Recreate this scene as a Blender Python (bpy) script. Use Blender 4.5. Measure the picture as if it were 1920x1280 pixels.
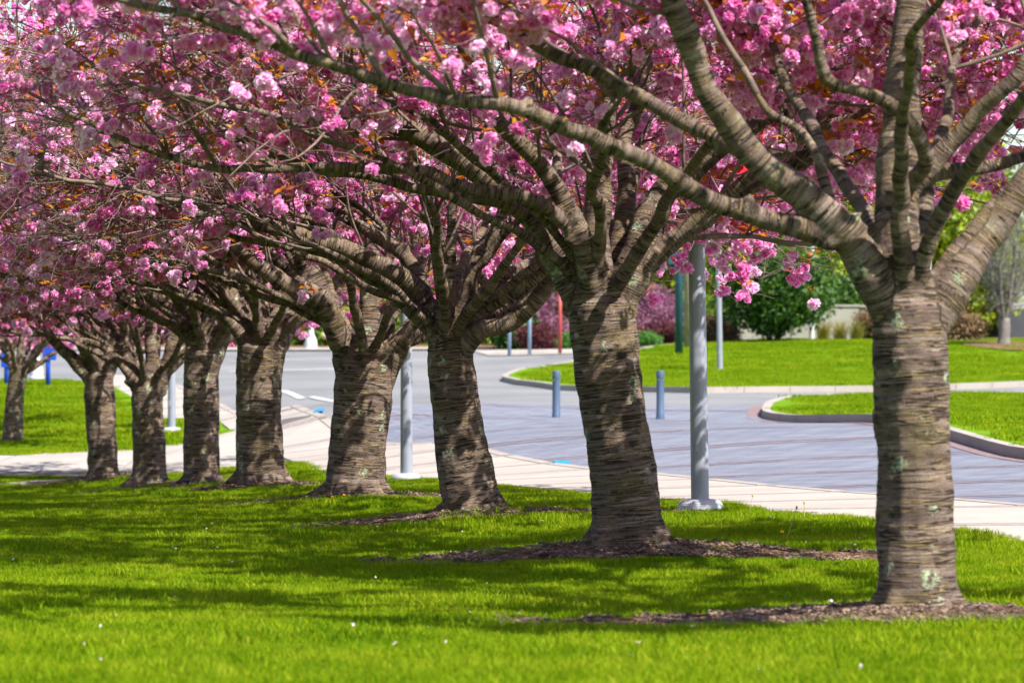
import bpy, bmesh, math, random
import numpy as np
from mathutils import Vector, Matrix

SC = bpy.context.scene
for _o in list(bpy.data.objects):
    bpy.data.objects.remove(_o)
COL = SC.collection
R = math.radians

# ------------------------------------------------------------------ camera
FPX = 6960.0            # focal length in pixels of a 1920 px wide frame
CAMH = 1.6
cam_d = bpy.data.cameras.new('camera')
cam = bpy.data.objects.new('camera', cam_d)
COL.objects.link(cam)
cam.location = (0, 0, CAMH)
cam.rotation_euler = (R(90), 0, 0)
cam_d.sensor_width = 36.0
cam_d.lens = 36.0 * FPX / 1920.0
cam_d.clip_start = 0.5
cam_d.clip_end = 3000
cam_d.dof.use_dof = True
cam_d.dof.focus_distance = 34.5
cam_d.dof.aperture_fstop = 3.7
SC.camera = cam

# ------------------------------------------------------------------ sky, sun, exposure
SUN_DIR = Vector((0.74, -0.67, 0)).normalized()
SUN_EL = R(51)
world = bpy.data.worlds.new('World')
SC.world = world
world.use_nodes = True
wn = world.node_tree
wn.nodes.clear()
w_out = wn.nodes.new('ShaderNodeOutputWorld')
w_bg = wn.nodes.new('ShaderNodeBackground')
w_sky = wn.nodes.new('ShaderNodeTexSky')
w_sky.sky_type = 'NISHITA'
w_sky.sun_disc = False
w_sky.sun_elevation = SUN_EL
w_sky.sun_rotation = math.atan2(SUN_DIR.x, SUN_DIR.y)
w_bg.inputs['Strength'].default_value = 0.09
wn.links.new(w_sky.outputs[0], w_bg.inputs['Color'])
wn.links.new(w_bg.outputs[0], w_out.inputs['Surface'])
sun_d = bpy.data.lights.new('sun', 'SUN')
sun_d.energy = 5.0
sun_d.angle = R(0.53)
sun_d.color = (1.0, 0.95, 0.86)
sun = bpy.data.objects.new('sun', sun_d)
COL.objects.link(sun)
to_sun = Vector((SUN_DIR.x * math.cos(SUN_EL), SUN_DIR.y * math.cos(SUN_EL), math.sin(SUN_EL)))
sun.rotation_euler = to_sun.to_track_quat('Z', 'Y').to_euler()
sun.location = (20, -20, 40)
SC.view_settings.view_transform = 'Standard'
SC.view_settings.look = 'None'
SC.view_settings.gamma = 1.0
SC.view_settings.exposure = 1.2
SC.view_settings.use_curve_mapping = False
SC.render.engine = 'CYCLES'
SC.cycles.use_denoising = True
SC.cycles.max_bounces = 8
SC.cycles.diffuse_bounces = 5
SC.cycles.transmission_bounces = 6
SC.cycles.transparent_max_bounces = 4
SC.cycles.caustics_reflective = False
SC.cycles.caustics_refractive = False

# ------------------------------------------------------------------ helpers
def P(x, y, d):
    """photo pixel (1920 x 1280) at depth d -> world point"""
    return np.array(((x - 960.0) * d / FPX, d, CAMH + (640.0 - y) * d / FPX))

def tag(o, label=None, cat=None, group=None, kind=None):
    if label: o['label'] = label
    if cat: o['category'] = cat
    if group: o['group'] = group
    if kind: o['kind'] = kind
    return o

def empty(name, loc=(0, 0, 0)):
    o = bpy.data.objects.new(name, None)
    o.empty_display_size = 0.2
    COL.objects.link(o)
    o.location = loc
    return o

def adopt(o, parent):
    """parent o (built in world coordinates) under parent without moving it"""
    o.parent = parent
    o.matrix_parent_inverse = Matrix.Translation(-Vector(parent.location))

class MB:
    """collects geometry for ONE mesh object"""
    def __init__(s):
        s.v = []; s.f3 = []; s.f4 = []; s.n = 0; s.poly = []
    def add(s, verts, quads=None, tris=None, polys=None):
        verts = np.asarray(verts, dtype=np.float64).reshape(-1, 3)
        if quads is not None and len(quads): s.f4.append(np.asarray(quads, dtype=np.int64) + s.n)
        if tris is not None and len(tris): s.f3.append(np.asarray(tris, dtype=np.int64) + s.n)
        if polys is not None:
            for p in polys: s.poly.append([i + s.n for i in p])
        s.v.append(verts); s.n += len(verts)
    def tube(s, pts, rad, k=6, cap=True):
        pts = np.asarray(pts, float); rad = np.asarray(rad, float)
        n = len(pts)
        if n < 2: return
        t = np.gradient(pts, axis=0)
        t /= np.linalg.norm(t, axis=1)[:, None] + 1e-9
        ref = np.array((0.0, 0, 1)) if abs(t[0][2]) < 0.9 else np.array((1.0, 0, 0))
        a = np.cross(t, ref); a /= np.linalg.norm(a, axis=1)[:, None] + 1e-9
        b = np.cross(t, a)
        an = np.arange(k) * 2 * math.pi / k
        ring = (pts[:, None, :] + rad[:, None, None] * (np.cos(an)[None, :, None] * a[:, None, :] + np.sin(an)[None, :, None] * b[:, None, :]))
        i = np.arange(n - 1)[:, None] * k; j = np.arange(k)[None, :]; j2 = (j + 1) % k
        q = np.stack((i + j, i + k + j, i + k + j2, i + j2), -1).reshape(-1, 4)
        s.add(ring.reshape(-1, 3), quads=q, polys=([list(range(k)), list(range((n - 1) * k, n * k))[::-1]] if cap else None))
    def lathe(s, c, prof, k=24):
        c = np.asarray(c, float)
        an = np.arange(k) * 2 * math.pi / k
        v = np.array([[(c[0] + r * math.cos(x), c[1] + r * math.sin(x), c[2] + z) for x in an] for r, z in prof]).reshape(-1, 3)
        n = len(prof)
        i = np.arange(n - 1)[:, None] * k; j = np.arange(k)[None, :]; j2 = (j + 1) % k
        q = np.stack((i + j, i + j2, i + k + j2, i + k + j), -1).reshape(-1, 4)
        s.add(v, quads=q, polys=[list(range(k))[::-1], list(range((n - 1) * k, n * k))])
    def box(s, c, h, rot=0.0, bev=0.0):
        """centre c, half sizes h, turned about z"""
        bm = bmesh.new()
        bmesh.ops.create_cube(bm, size=2)
        for v in bm.verts: v.co = Vector((v.co.x * h[0], v.co.y * h[1], v.co.z * h[2]))
        if bev > 0: bmesh.ops.bevel(bm, geom=list(bm.edges), offset=bev, segments=2, affect='EDGES')
        m = Matrix.Translation(Vector(c)) @ Matrix.Rotation(rot, 4, 'Z')
        bm.verts.index_update()
        s.add([tuple(m @ v.co) for v in bm.verts], polys=[[v.index for v in f.verts] for f in bm.faces])
        bm.free()
    def prism(s, poly, z0, z1):
        """poly: [(x, y)], z0 / z1: numbers or per-vertex lists"""
        n = len(poly)
        z0 = [z0] * n if np.isscalar(z0) else z0
        z1 = [z1] * n if np.isscalar(z1) else z1
        v = [(p[0], p[1], z) for p, z in zip(poly, z0)] + [(p[0], p[1], z) for p, z in zip(poly, z1)]
        f = [list(range(n))[::-1], list(range(n, 2 * n))] + [[i, (i + 1) % n, n + (i + 1) % n, n + i] for i in range(n)]
        s.add(v, polys=f)
    def mesh(s, name):
        me = bpy.data.meshes.new(name)
        v = np.concatenate(s.v) if s.v else np.zeros((0, 3))
        loops = []; starts = []; pos = 0
        for arr, k in ((s.f4, 4), (s.f3, 3)):
            if arr:
                a = np.concatenate(arr)
                loops.append(a.reshape(-1)); starts.append(pos + np.arange(len(a)) * k); pos += a.size
        if s.poly:
            ln = np.array([len(p) for p in s.poly])
            loops.append(np.array([i for p in s.poly for i in p])); starts.append(pos + np.concatenate(([0], np.cumsum(ln)[:-1]))); pos += ln.sum()
        me.vertices.add(len(v)); me.vertices.foreach_set('co', v.astype(np.float32).reshape(-1))
        if loops:
            L = np.concatenate(loops).astype(np.int32); S = np.concatenate(starts).astype(np.int32)
            me.loops.add(len(L)); me.loops.foreach_set('vertex_index', L)
            me.polygons.add(len(S)); me.polygons.foreach_set('loop_start', S)
        me.update(calc_edges=True)
        me.validate()
        return me
    def build(s, name, mat, parent=None, smooth=False):
        me = s.mesh(name)
        me.materials.append(mat)
        me.polygons.foreach_set('use_smooth', [bool(smooth)] * len(me.polygons))
        o = bpy.data.objects.new(name, me)
        COL.objects.link(o)
        if parent: adopt(o, parent)
        return o

def smooth_by_angle(o, ang=40):
    me = o.data
    me.polygons.foreach_set('use_smooth', [True] * len(me.polygons))
    bm = bmesh.new(); bm.from_mesh(me)
    for e in bm.edges:
        if len(e.link_faces) == 2 and e.calc_face_angle(0) > R(ang): e.smooth = False
    bm.to_mesh(me); bm.free()
    return o

# numpy value noise ------------------------------------------------
def _hash(ix, iy, iz, seed):
    h = (ix * 374761393 + iy * 668265263 + iz * 2147483647 + seed * 1274126177) & 0xFFFFFFFF
    h = ((h ^ (h >> 13)) * 1274126177) & 0xFFFFFFFF
    h = (h ^ (h >> 16)) & 0xFFFF
    return h / 65535.0
def vnoise(p, seed=0):
    p = np.asarray(p, float)
    i = np.floor(p).astype(np.int64); f = p - i; f = f * f * (3 - 2 * f)
    r = 0
    for dx in (0, 1):
        for dy in (0, 1):
            for dz in (0, 1):
                w = (f[:, 0] if dx else 1 - f[:, 0]) * (f[:, 1] if dy else 1 - f[:, 1]) * (f[:, 2] if dz else 1 - f[:, 2])
                r = r + w * _hash(i[:, 0] + dx, i[:, 1] + dy, i[:, 2] + dz, seed)
    return r

# ------------------------------------------------------------------ materials
def material(name):
    m = bpy.data.materials.new(name)
    m.use_nodes = True
    nt = m.node_tree; nt.nodes.clear()
    return m, nt
class NT:
    def __init__(s, nt): s.nt = nt
    def n(s, typ, ins=None, **kw):
        nd = s.nt.nodes.new('ShaderNode' + typ)
        for k, v in kw.items(): setattr(nd, k, v)
        for k, v in (ins or {}).items():
            if isinstance(v, bpy.types.NodeSocket): s.nt.links.new(v, nd.inputs[k])
            else: nd.inputs[k].default_value = v
        return nd
    def noise(s, vec, scale, detail=4, rough=0.55, dim='3D', w=None, dist=0.0):
        ins = {'Scale': scale, 'Detail': detail, 'Roughness': rough, 'Distortion': dist}
        if vec is not None: ins['Vector'] = vec
        if w is not None: ins['W'] = w
        return s.n('TexNoise', ins, noise_dimensions=dim).outputs['Fac']
    def ramp(s, fac, stops, interp='LINEAR'):
        nd = s.n('ValToRGB', {'Fac': fac})
        cr = nd.color_ramp; cr.interpolation = interp
        while len(cr.elements) > 1: cr.elements.remove(cr.elements[-1])
        for i, (p, c) in enumerate(stops):
            e = cr.elements[0] if i == 0 else cr.elements.new(p)
            e.position = p; e.color = (c, c, c, 1) if np.isscalar(c) else (*c, 1)
        return nd.outputs['Color']
    def mix(s, fac, a, b, blend='MIX'):
        nd = s.n('Mix', data_type='RGBA', blend_type=blend)
        for i, v in ((0, fac), (6, a), (7, b)):
            if isinstance(v, bpy.types.NodeSocket): s.nt.links.new(v, nd.inputs[i])
            elif i == 0: nd.inputs[i].default_value = v
            else: nd.inputs[i].default_value = (*v, 1)
        return nd.outputs[2]
    def math(s, op, a, b=0.0):
        nd = s.n('Math', operation=op)
        for i, v in ((0, a), (1, b)):
            if isinstance(v, bpy.types.NodeSocket): s.nt.links.new(v, nd.inputs[i])
            else: nd.inputs[i].default_value = v
        return nd.outputs[0]
    def coord(s, which='Object'):
        return s.n('TexCoord').outputs[which]
    def bump(s, h, strength=0.5, dist=0.01):
        return s.n('Bump', {'Height': h, 'Strength': strength, 'Distance': dist}).outputs[0]
    def out(s, color, rough=0.8, normal=None, metallic=0.0, transl=0.0, transl_col=None, spec=0.3):
        b = s.n('BsdfPrincipled', {'Metallic': metallic, 'Specular IOR Level': spec})
        for k, v in (('Base Color', color), ('Roughness', rough)):
            if isinstance(v, bpy.types.NodeSocket): s.nt.links.new(v, b.inputs[k])
            else: b.inputs[k].default_value = (*v, 1) if k == 'Base Color' else v
        if normal is not None: s.nt.links.new(normal, b.inputs['Normal'])
        sh = b.outputs[0]
        if transl > 0:
            t = s.n('BsdfTranslucent')
            tc = transl_col if transl_col is not None else color
            if isinstance(tc, bpy.types.NodeSocket): s.nt.links.new(tc, t.inputs['Color'])
            else: t.inputs['Color'].default_value = (*tc, 1)
            ms = s.n('MixShader', {'Fac': transl})
            s.nt.links.new(sh, ms.inputs[1]); s.nt.links.new(t.outputs[0], ms.inputs[2])
            sh = ms.outputs[0]
        o = s.n('OutputMaterial')
        s.nt.links.new(sh, o.inputs['Surface'])

def simple(name, col, rough=0.6, var=0.12, scale=6.0, bump=0.0, metallic=0.0, spec=0.3, bscale=None):
    m, nt = material(name); t = NT(nt)
    c = t.coord()
    n = t.noise(c, scale, 5)
    lo = tuple(x * (1 - var) for x in col); hi = tuple(min(1, x * (1 + var)) for x in col)
    col_s = t.ramp(n, [(0.3, lo), (0.7, hi)])
    nm = t.bump(t.noise(c, bscale or scale * 8, 4), bump, 0.01) if bump else None
    t.out(col_s, rough, nm, metallic, spec=spec)
    return m

def mat_bark():
    m, nt = material('cherry_bark'); t = NT(nt)
    c = t.coord()
    al = t.n('Attribute', attribute_name='along').outputs['Fac']
    rad = t.n('Attribute', attribute_name='limbrad').outputs['Fac']
    w1 = t.math('MULTIPLY', al, 9.0)
    w2 = t.math('MULTIPLY', al, 17.0)
    b1 = t.noise(c, 2.6, 4, 0.6, '4D', w1)
    b2 = t.noise(c, 2.2, 2, 0.5, '4D', w2)
    b3 = t.noise(c, 7.0, 3, 0.6, '4D', t.math('MULTIPLY', al, 46.0))
    patch = t.noise(c, 2.4, 4, 0.6)
    fine = t.noise(c, 70, 4, 0.65)
    # smooth grey-brown skin
    base = t.ramp(b1, [(0.34, (0.085, 0.054, 0.045)), (0.46, (0.15, 0.104, 0.086)), (0.58, (0.24, 0.177, 0.145)), (0.72, (0.36, 0.285, 0.24))])
    # thin dark cracks that run round the stem, corky tan lips under them
    edge = t.math('ABSOLUTE', t.math('SUBTRACT', b2, 0.5))
    brk = t.ramp(t.noise(c, 6.5, 3), [(0.42, 0.0), (0.52, 1.0)])
    crack = t.math('MULTIPLY', t.ramp(edge, [(0.022, 1.0), (0.040, 0.0)]), brk)
    crack2 = t.ramp(b3, [(0.33, 1.0), (0.40, 0.0)])
    lent = t.ramp(b2, [(0.50, 0.0), (0.53, 1.0), (0.56, 1.0), (0.60, 0.0)])
    base = t.mix(t.math('MULTIPLY', lent, 0.6), base, (0.31, 0.22, 0.095))
    base = t.mix(t.math('MULTIPLY', crack2, 0.40), base, (0.05, 0.034, 0.024))
    base = t.mix(t.math('MULTIPLY', crack, 0.92), base, (0.022, 0.015, 0.010))
    # olive algae film in patches
    alg = t.ramp(patch, [(0.54, 0.0), (0.70, 0.5)])
    base = t.mix(alg, base, (0.20, 0.155, 0.05))
    dark = t.ramp(t.noise(c, 1.7, 3, 0.6), [(0.58, 0.0), (0.74, 0.5)])
    base = t.mix(dark, base, (0.05, 0.036, 0.028))
    base = t.mix(t.ramp(fine, [(0.35, 0.5), (0.6, 0.0)]), base, (0.05, 0.035, 0.025))
    # pale green lichen rosettes on the thick wood
    wob = t.n('VectorMath', {0: c}, operation='ADD')
    nz = t.n('TexNoise', {'Vector': c, 'Scale': 17.0, 'Detail': 5.0, 'Roughness': 0.7})
    sub = t.n('VectorMath', {0: nz.outputs['Color'], 1: (0.5, 0.5, 0.5)}, operation='SUBTRACT')
    scl = t.n('VectorMath', {0: sub.outputs[0], 'Scale': 0.17}, operation='SCALE')
    nt.links.new(scl.outputs[0], wob.inputs[1])
    vor = t.n('TexVoronoi', {'Vector': wob.outputs[0], 'Scale': 5.2})
    keep = t.ramp(t.n('SeparateColor', {'Color': vor.outputs['Color']}).outputs[0], [(0.44, 0.0), (0.46, 1.0)])
    disc = t.ramp(vor.outputs['Distance'], [(0.22, 1.0), (0.30, 0.0)])
    mott = t.ramp(t.noise(c, 30, 4, 0.7), [(0.42, 0.0), (0.56, 1.0)])
    thick = t.ramp(rad, [(0.07, 0.0), (0.13, 1.0)])
    lich = t.math('MULTIPLY', t.math('MULTIPLY', keep, disc), t.math('MULTIPLY', mott, thick))
    base = t.mix(t.math('MULTIPLY', lich, 0.9), base, (0.42, 0.50, 0.32))
    h = t.math('SUBTRACT', t.math('MULTIPLY', lent, 0.45), t.math('MULTIPLY', crack, 1.5))
    h = t.math('ADD', h, t.math('ADD', t.math('MULTIPLY', b3, 0.45), t.math('MULTIPLY', b1, 0.25)))
    h = t.math('ADD', h, t.math('MULTIPLY', fine, 0.3))
    h = t.math('ADD', h, t.math('MULTIPLY', lich, 0.25))
    t.out(base, 0.78, t.bump(h, 1.0, 0.020), spec=0.25)
    return m

def mat_petal():
    m, nt = material('blossom_petal'); t = NT(nt)
    ri = t.n('ObjectInfo').outputs['Random']
    tint = t.n('Attribute', attribute_name='tint').outputs['Fac']
    f = t.math('ADD', t.math('MULTIPLY', ri, 0.45), t.math('MULTIPLY', tint, 0.55))
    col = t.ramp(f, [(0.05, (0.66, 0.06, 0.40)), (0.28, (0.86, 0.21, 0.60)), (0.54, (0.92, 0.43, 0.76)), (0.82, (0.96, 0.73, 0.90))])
    t.out(col, 0.6, transl=0.55, spec=0.12)
    return m
def mat_leaf(name, a, b, c3, transl=0.4):
    m, nt = material(name); t = NT(nt)
    ri = t.n('ObjectInfo').outputs['Random']
    tint = t.n('Attribute', attribute_name='tint').outputs['Fac']
    f = t.math('ADD', t.math('MULTIPLY', ri, 0.5), t.math('MULTIPLY', tint, 0.5))
    col = t.ramp(f, [(0.15, a), (0.5, b), (0.85, c3)])
    t.out(col, 0.5, transl=transl, spec=0.3)
    return m
def mat_grass_blade():
    m, nt = material('grass_blade'); t = NT(nt)
    ri = t.n('ObjectInfo').outputs['Random']
    tint = t.n('Attribute', attribute_name='tint').outputs['Fac']
    pos = t.n('NewGeometry').outputs['Position']
    big = t.noise(pos, 0.9, 3)
    f = t.math('SUBTRACT', t.math('ADD', t.math('MULTIPLY', tint, 0.5), t.math('MULTIPLY', ri, 0.2)), 0.08)
    f = t.math('ADD', f, t.math('MULTIPLY', big, 0.55))
    col = t.ramp(f, [(0.18, (0.050, 0.142, 0.002)), (0.42, (0.152, 0.262, 0.002)), (0.64, (0.265, 0.36, 0.003)), (0.88, (0.40, 0.42, 0.03))])
    t.out(col, 0.6, transl=0.45, spec=0.08)
    return m
def mat_lawn():
    m, nt = material('lawn_turf'); t = NT(nt)
    c = t.coord()
    a = t.noise(c, 1.1, 5); b = t.noise(c, 55, 4, 0.7)
    f = t.math('ADD', t.math('MULTIPLY', a, 0.5), t.math('MULTIPLY', b, 0.5))
    col = t.ramp(f, [(0.30, (0.055, 0.125, 0.002)), (0.5, (0.115, 0.23, 0.003)), (0.68, (0.18, 0.30, 0.005))])
    t.out(col, 0.9, t.bump(b, 0.9, 0.03), spec=0.1)
    return m
def mat_mulch(name='bark_mulch', k=1.0):
    m, nt = material(name); t = NT(nt)
    c = t.coord()
    v = t.n('TexVoronoi', {'Vector': c, 'Scale': 26.0})
    g = t.n('SeparateColor', {'Color': v.outputs['Color']}).outputs[0]
    col = t.ramp(g, [(0.0, (0.04 * k, 0.021 * k, 0.012 * k)), (0.5, (0.10 * k, 0.055 * k, 0.033 * k)), (0.85, (0.17 * k, 0.10 * k, 0.062 * k)), (1.0, (0.30 * k, 0.20 * k, 0.13 * k))])
    t.out(col, 0.9, t.bump(t.math('ADD', v.outputs['Distance'], t.noise(c, 40)), 0.9, 0.03), spec=0.1)
    return m
def mat_concrete(name, col, js=0.0):
    m, nt = material(name); t = NT(nt)
    c = t.coord()
    a = t.noise(c, 0.8, 5, 0.6); b = t.noise(c, 60, 3, 0.7)
    f = t.math('ADD', t.math('MULTIPLY', a, 0.65), t.math('MULTIPLY', b, 0.35))
    d = tuple(x * 0.76 for x in col); e = tuple(min(1, x * 1.12) for x in col)
    cs = t.ramp(f, [(0.32, d), (0.5, col), (0.68, e)])
    st = t.ramp(t.noise(c, 2.6, 6, 0.7), [(0.60, 0.0), (0.75, 0.35)])
    cs = t.mix(st, cs, tuple(x * 0.55 for x in col))
    t.out(cs, 0.85, t.bump(b, 0.35, 0.01), spec=0.2)
    return m
def mat_asphalt():
    m, nt = material('asphalt'); t = NT(nt)
    c = t.coord()
    a = t.noise(c, 0.25, 5, 0.6); b = t.noise(c, 90, 3, 0.7)
    f = t.math('ADD', t.math('MULTIPLY', a, 0.6), t.math('MULTIPLY', b, 0.4))
    cs = t.ramp(f, [(0.33, (0.13, 0.13, 0.14)), (0.5, (0.175, 0.175, 0.185)), (0.68, (0.225, 0.222, 0.225))])
    t.out(cs, 0.8, t.bump(b, 0.5, 0.01), spec=0.3)
    return m
def mat_paver():
    m, nt = material('plaza_paver'); t = NT(nt)
    mp = t.n('Mapping', {'Vector': t.coord(), 'Rotation': (0, 0, R(-30))})
    br = t.n('TexBrick', {'Vector': mp.outputs[0], 'Scale': 1.0, 'Mortar Size': 0.022, 'Brick Width': 0.60, 'Row Height': 0.30,
                          'Color1': (0.13, 0.135, 0.18, 1), 'Color2': (0.19, 0.20, 0.245, 1), 'Mortar': (0.08, 0.08, 0.10, 1)})
    a = t.noise(t.coord(), 0.5, 4)
    cs = t.mix(t.ramp(a, [(0.4, 0.0), (0.7, 0.35)]), br.outputs['Color'], (0.20, 0.20, 0.245))
    st = t.ramp(t.noise(t.coord(), 1.3, 6, 0.7), [(0.52, 0.0), (0.68, 0.15)])
    cs = t.mix(st, cs, (0.12, 0.12, 0.145))
    t.out(cs, 0.7, t.bump(t.math('SUBTRACT', 1.0, br.outputs['Fac']), 0.4, 0.01), spec=0.3)
    return m

M = {
    'bark': mat_bark(),
    'twig': simple('twig_bark', (0.145, 0.105, 0.085), 0.75, 0.45, 9.0, 0.5, bscale=60),
    'petal': mat_petal(),
    'bronze': mat_leaf('bronze_leaf', (0.28, 0.055, 0.010), (0.52, 0.17, 0.014), (0.68, 0.34, 0.03), 0.5),
    'blade': mat_grass_blade(),
    'lawn': mat_lawn(),
    'mulch': mat_mulch(),
    'bed': mat_mulch('planting_bed_mulch', 1.5),
    'concrete': mat_concrete('sidewalk_concrete', (0.34, 0.305, 0.28)),
    'joint': simple('joint_sand', (0.11, 0.09, 0.09), 0.9),
    'kerb': mat_concrete('kerb_concrete', (0.31, 0.275, 0.25)),
    'wallc': mat_concrete('wall_concrete', (0.30, 0.28, 0.25)),
    'band': simple('paver_band', (0.25, 0.215, 0.21), 0.85, 0.2, 9, 0.3),
    'asphalt': mat_asphalt(),
    'paver': mat_paver(),
    'brick': simple('red_brick_paver', (0.195, 0.13, 0.14), 0.8, 0.25, 12, 0.3),
    'line': simple('road_paint', (0.42, 0.42, 0.42), 0.7, 0.35, 5),
    'blue': simple('blue_paint', (0.02, 0.22, 0.62), 0.5, 0.15, 8),
    'pole': simple('grey_painted_metal', (0.235, 0.25, 0.31), 0.38, 0.06, 3, metallic=0.0, spec=0.5),
    'polewhite': simple('white_painted_metal', (0.50, 0.51, 0.54), 0.4, 0.06, 3, spec=0.5),
    'collar': simple('lamp_collar_paint', (0.40, 0.41, 0.45), 0.45, 0.08, 5, spec=0.4),
    'bollard': simple('blue_grey_bollard_paint', (0.06, 0.095, 0.16), 0.45, 0.1, 5, spec=0.4),
    'teal': simple('dark_teal_metal', (0.02, 0.075, 0.11), 0.45, 0.15, 3, spec=0.4),
    'wood': simple('weathered_pole_wood', (0.30, 0.26, 0.21), 0.9, 0.25, 4, 0.5),
    'redpost': simple('red_painted_post', (0.32, 0.05, 0.05), 0.5, 0.1, 4),
    'signblue': simple('blue_sign_paint', (0.012, 0.06, 0.42), 0.45, 0.1, 4),
    'signgrey': simple('blue_grey_sign_metal', (0.22, 0.31, 0.43), 0.45, 0.1, 4),
    'banner': simple('red_banner_cloth', (0.72, 0.025, 0.05), 0.75, 0.08, 3),
    'steel': simple('clamp_steel', (0.3, 0.3, 0.32), 0.35, 0.1, 8, metallic=0.8),
    'greybark': simple('grey_smooth_bark', (0.17, 0.155, 0.145), 0.85, 0.3, 6, 0.5),
    'darkbark': simple('dark_bark', (0.07, 0.055, 0.042), 0.9, 0.3, 6, 0.6),
    'yellow': simple('dandelion_yellow', (0.85, 0.55, 0.01), 0.6, 0.1, 20),
    'straw': simple('dry_straw', (0.45, 0.32, 0.15), 0.8, 0.2, 20),
    'weed': mat_leaf('weed_leaf', (0.06, 0.12, 0.01), (0.11, 0.20, 0.015), (0.18, 0.26, 0.02), 0.3),
    'petalfall': simple('fallen_petal', (0.80, 0.64, 0.70), 0.6, 0.1, 10),
    'bwall': simple('building_wall_paint', (0.33, 0.34, 0.38), 0.8, 0.08, 1.0),
    'bdark': simple('building_base_dark', (0.06, 0.065, 0.075), 0.7, 0.1, 1.0),
    'bwhite': simple('building_fascia', (0.62, 0.63, 0.66), 0.6, 0.06, 1.0),
    'glass': simple('window_glass', (0.05, 0.055, 0.075), 0.12, 0.1, 1.0, spec=0.7),
}

# ------------------------------------------------------------------ terrain
def row_x(Y): return 2.39 - 0.224 * (Y - 21.9)
MOUND_H, MOUND_S = 0.13, 1.15
TREE_BASE = [(1722, 1150, 21.9), (1180, 1028, 27.9), (887, 966, 33.9), (668, 931, 39.9), (489, 911, 45.9),
             (378, 911, 51.9), (280, 912, 57.9), (194, 900, 63.9), (24, 832, 77.5), (-64, 812, 94.0)]
ctrl = []
for x, y, d in TREE_BASE:
    p = P(x, y, d); ctrl.append((p[0], p[1], p[2] - MOUND_H))
for x, y, d in [(1313, 964, 34.0), (762, 907, 50.0), (322, 812, 77.0), (960, 1280, 17.0), (0, 1280, 17.0), (1920, 1280, 17.0),
                (1920, 1018, 29.5), (1640, 928, 39.2), (1240, 890, 47.7), (850, 830, 60.5), (1040, 790, 75.0), (1238, 786, 75.5),
                (600, 775, 73.0), (540, 762, 77.0), (1060, 733, 98.0), (1300, 737, 93.5), (1640, 733, 97.0), (1920, 724, 101.0),
                (1425, 785, 76.8), (1920, 858, 51.0), (1920, 747, 92.8), (620, 657, 140.0), (900, 655, 140.0), (1060, 655, 138.0),
                (1500, 643, 135.0), (1640, 645, 135.0), (1900, 651, 124.0), (1240, 664, 124.0), (945, 712, 112.0), (560, 733, 100.0), (740, 690, 120.0),
                (130, 722, 110.0), (0, 724, 110.0), (0, 893, 66.0), (330, 885, 65.0), (0, 853, 73.5), (200, 853, 73.2), (420, 853, 71.5), (430, 812, 76.5), (200, 680, 128.0), (330, 657, 140.0)]:
    ctrl.append(tuple(P(x, y, d)))
for X, Y, z in [(-9, 30, -0.10), (-12, 45, -0.5), (-16, 60, -0.9), (8, 30, 0.0), (10, 20, 0.0), (-8, 12, 0.0), (8, 10, 0.0), (0, 5, 0.0),
                (24, 60, 0.0), (24, 100, 0.4), (24, 130, 1.5), (-22, 80, -0.55), (-14, 66, -0.8), (-14, 73.5, -0.65), (-24, 140, 1.3), (0, 158, 1.7), (20, 158, 1.7), (-24, 158, 1.6), (-20, 20, -0.1), (20, 40, 0.0)]:
    ctrl.append((X, Y, z))
ctrl = np.array(ctrl)
_SC = 10.0
def _phi(r2): return 0.5 * r2 * np.log(r2 + 1e-9)
_c = ctrl[:, :2] / _SC
_n = len(_c)
_A = np.zeros((_n + 3, _n + 3))
_A[:_n, :_n] = _phi(((_c[:, None] - _c[None]) ** 2).sum(-1)) + np.eye(_n) * 0.012
_A[:_n, _n] = 1; _A[:_n, _n + 1:] = _c; _A[_n, :_n] = 1; _A[_n + 1:, :_n] = _c.T
_w = np.linalg.solve(_A, np.concatenate((ctrl[:, 2], np.zeros(3))))
def hgt0(X, Y):
    X = np.clip(np.atleast_1d(np.asarray(X, float)), -26, 26); Y = np.clip(np.atleast_1d(np.asarray(Y, float)), 4, 160)
    q = np.stack((X, Y), -1) / _SC
    out = np.empty(len(q))
    for i in range(0, len(q), 20000):
        b = q[i:i + 20000]
        out[i:i + 20000] = _phi(((b[:, None] - _c[None]) ** 2).sum(-1)) @ _w[:_n] + _w[_n] + b @ _w[_n + 1:]
    return out
TREE_XY = np.array([P(x, y, d)[:2] for x, y, d in TREE_BASE])
def hgt(X, Y):
    X = np.atleast_1d(np.asarray(X, float)); Y = np.atleast_1d(np.asarray(Y, float))
    z = hgt0(X, Y)
    for tx, ty in TREE_XY:
        z = z + MOUND_H * np.exp(-((X - tx) ** 2 + (Y - ty) ** 2) / MOUND_S ** 2)
    return z
def hz(x, y): return float(hgt(x, y)[0])

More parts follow.
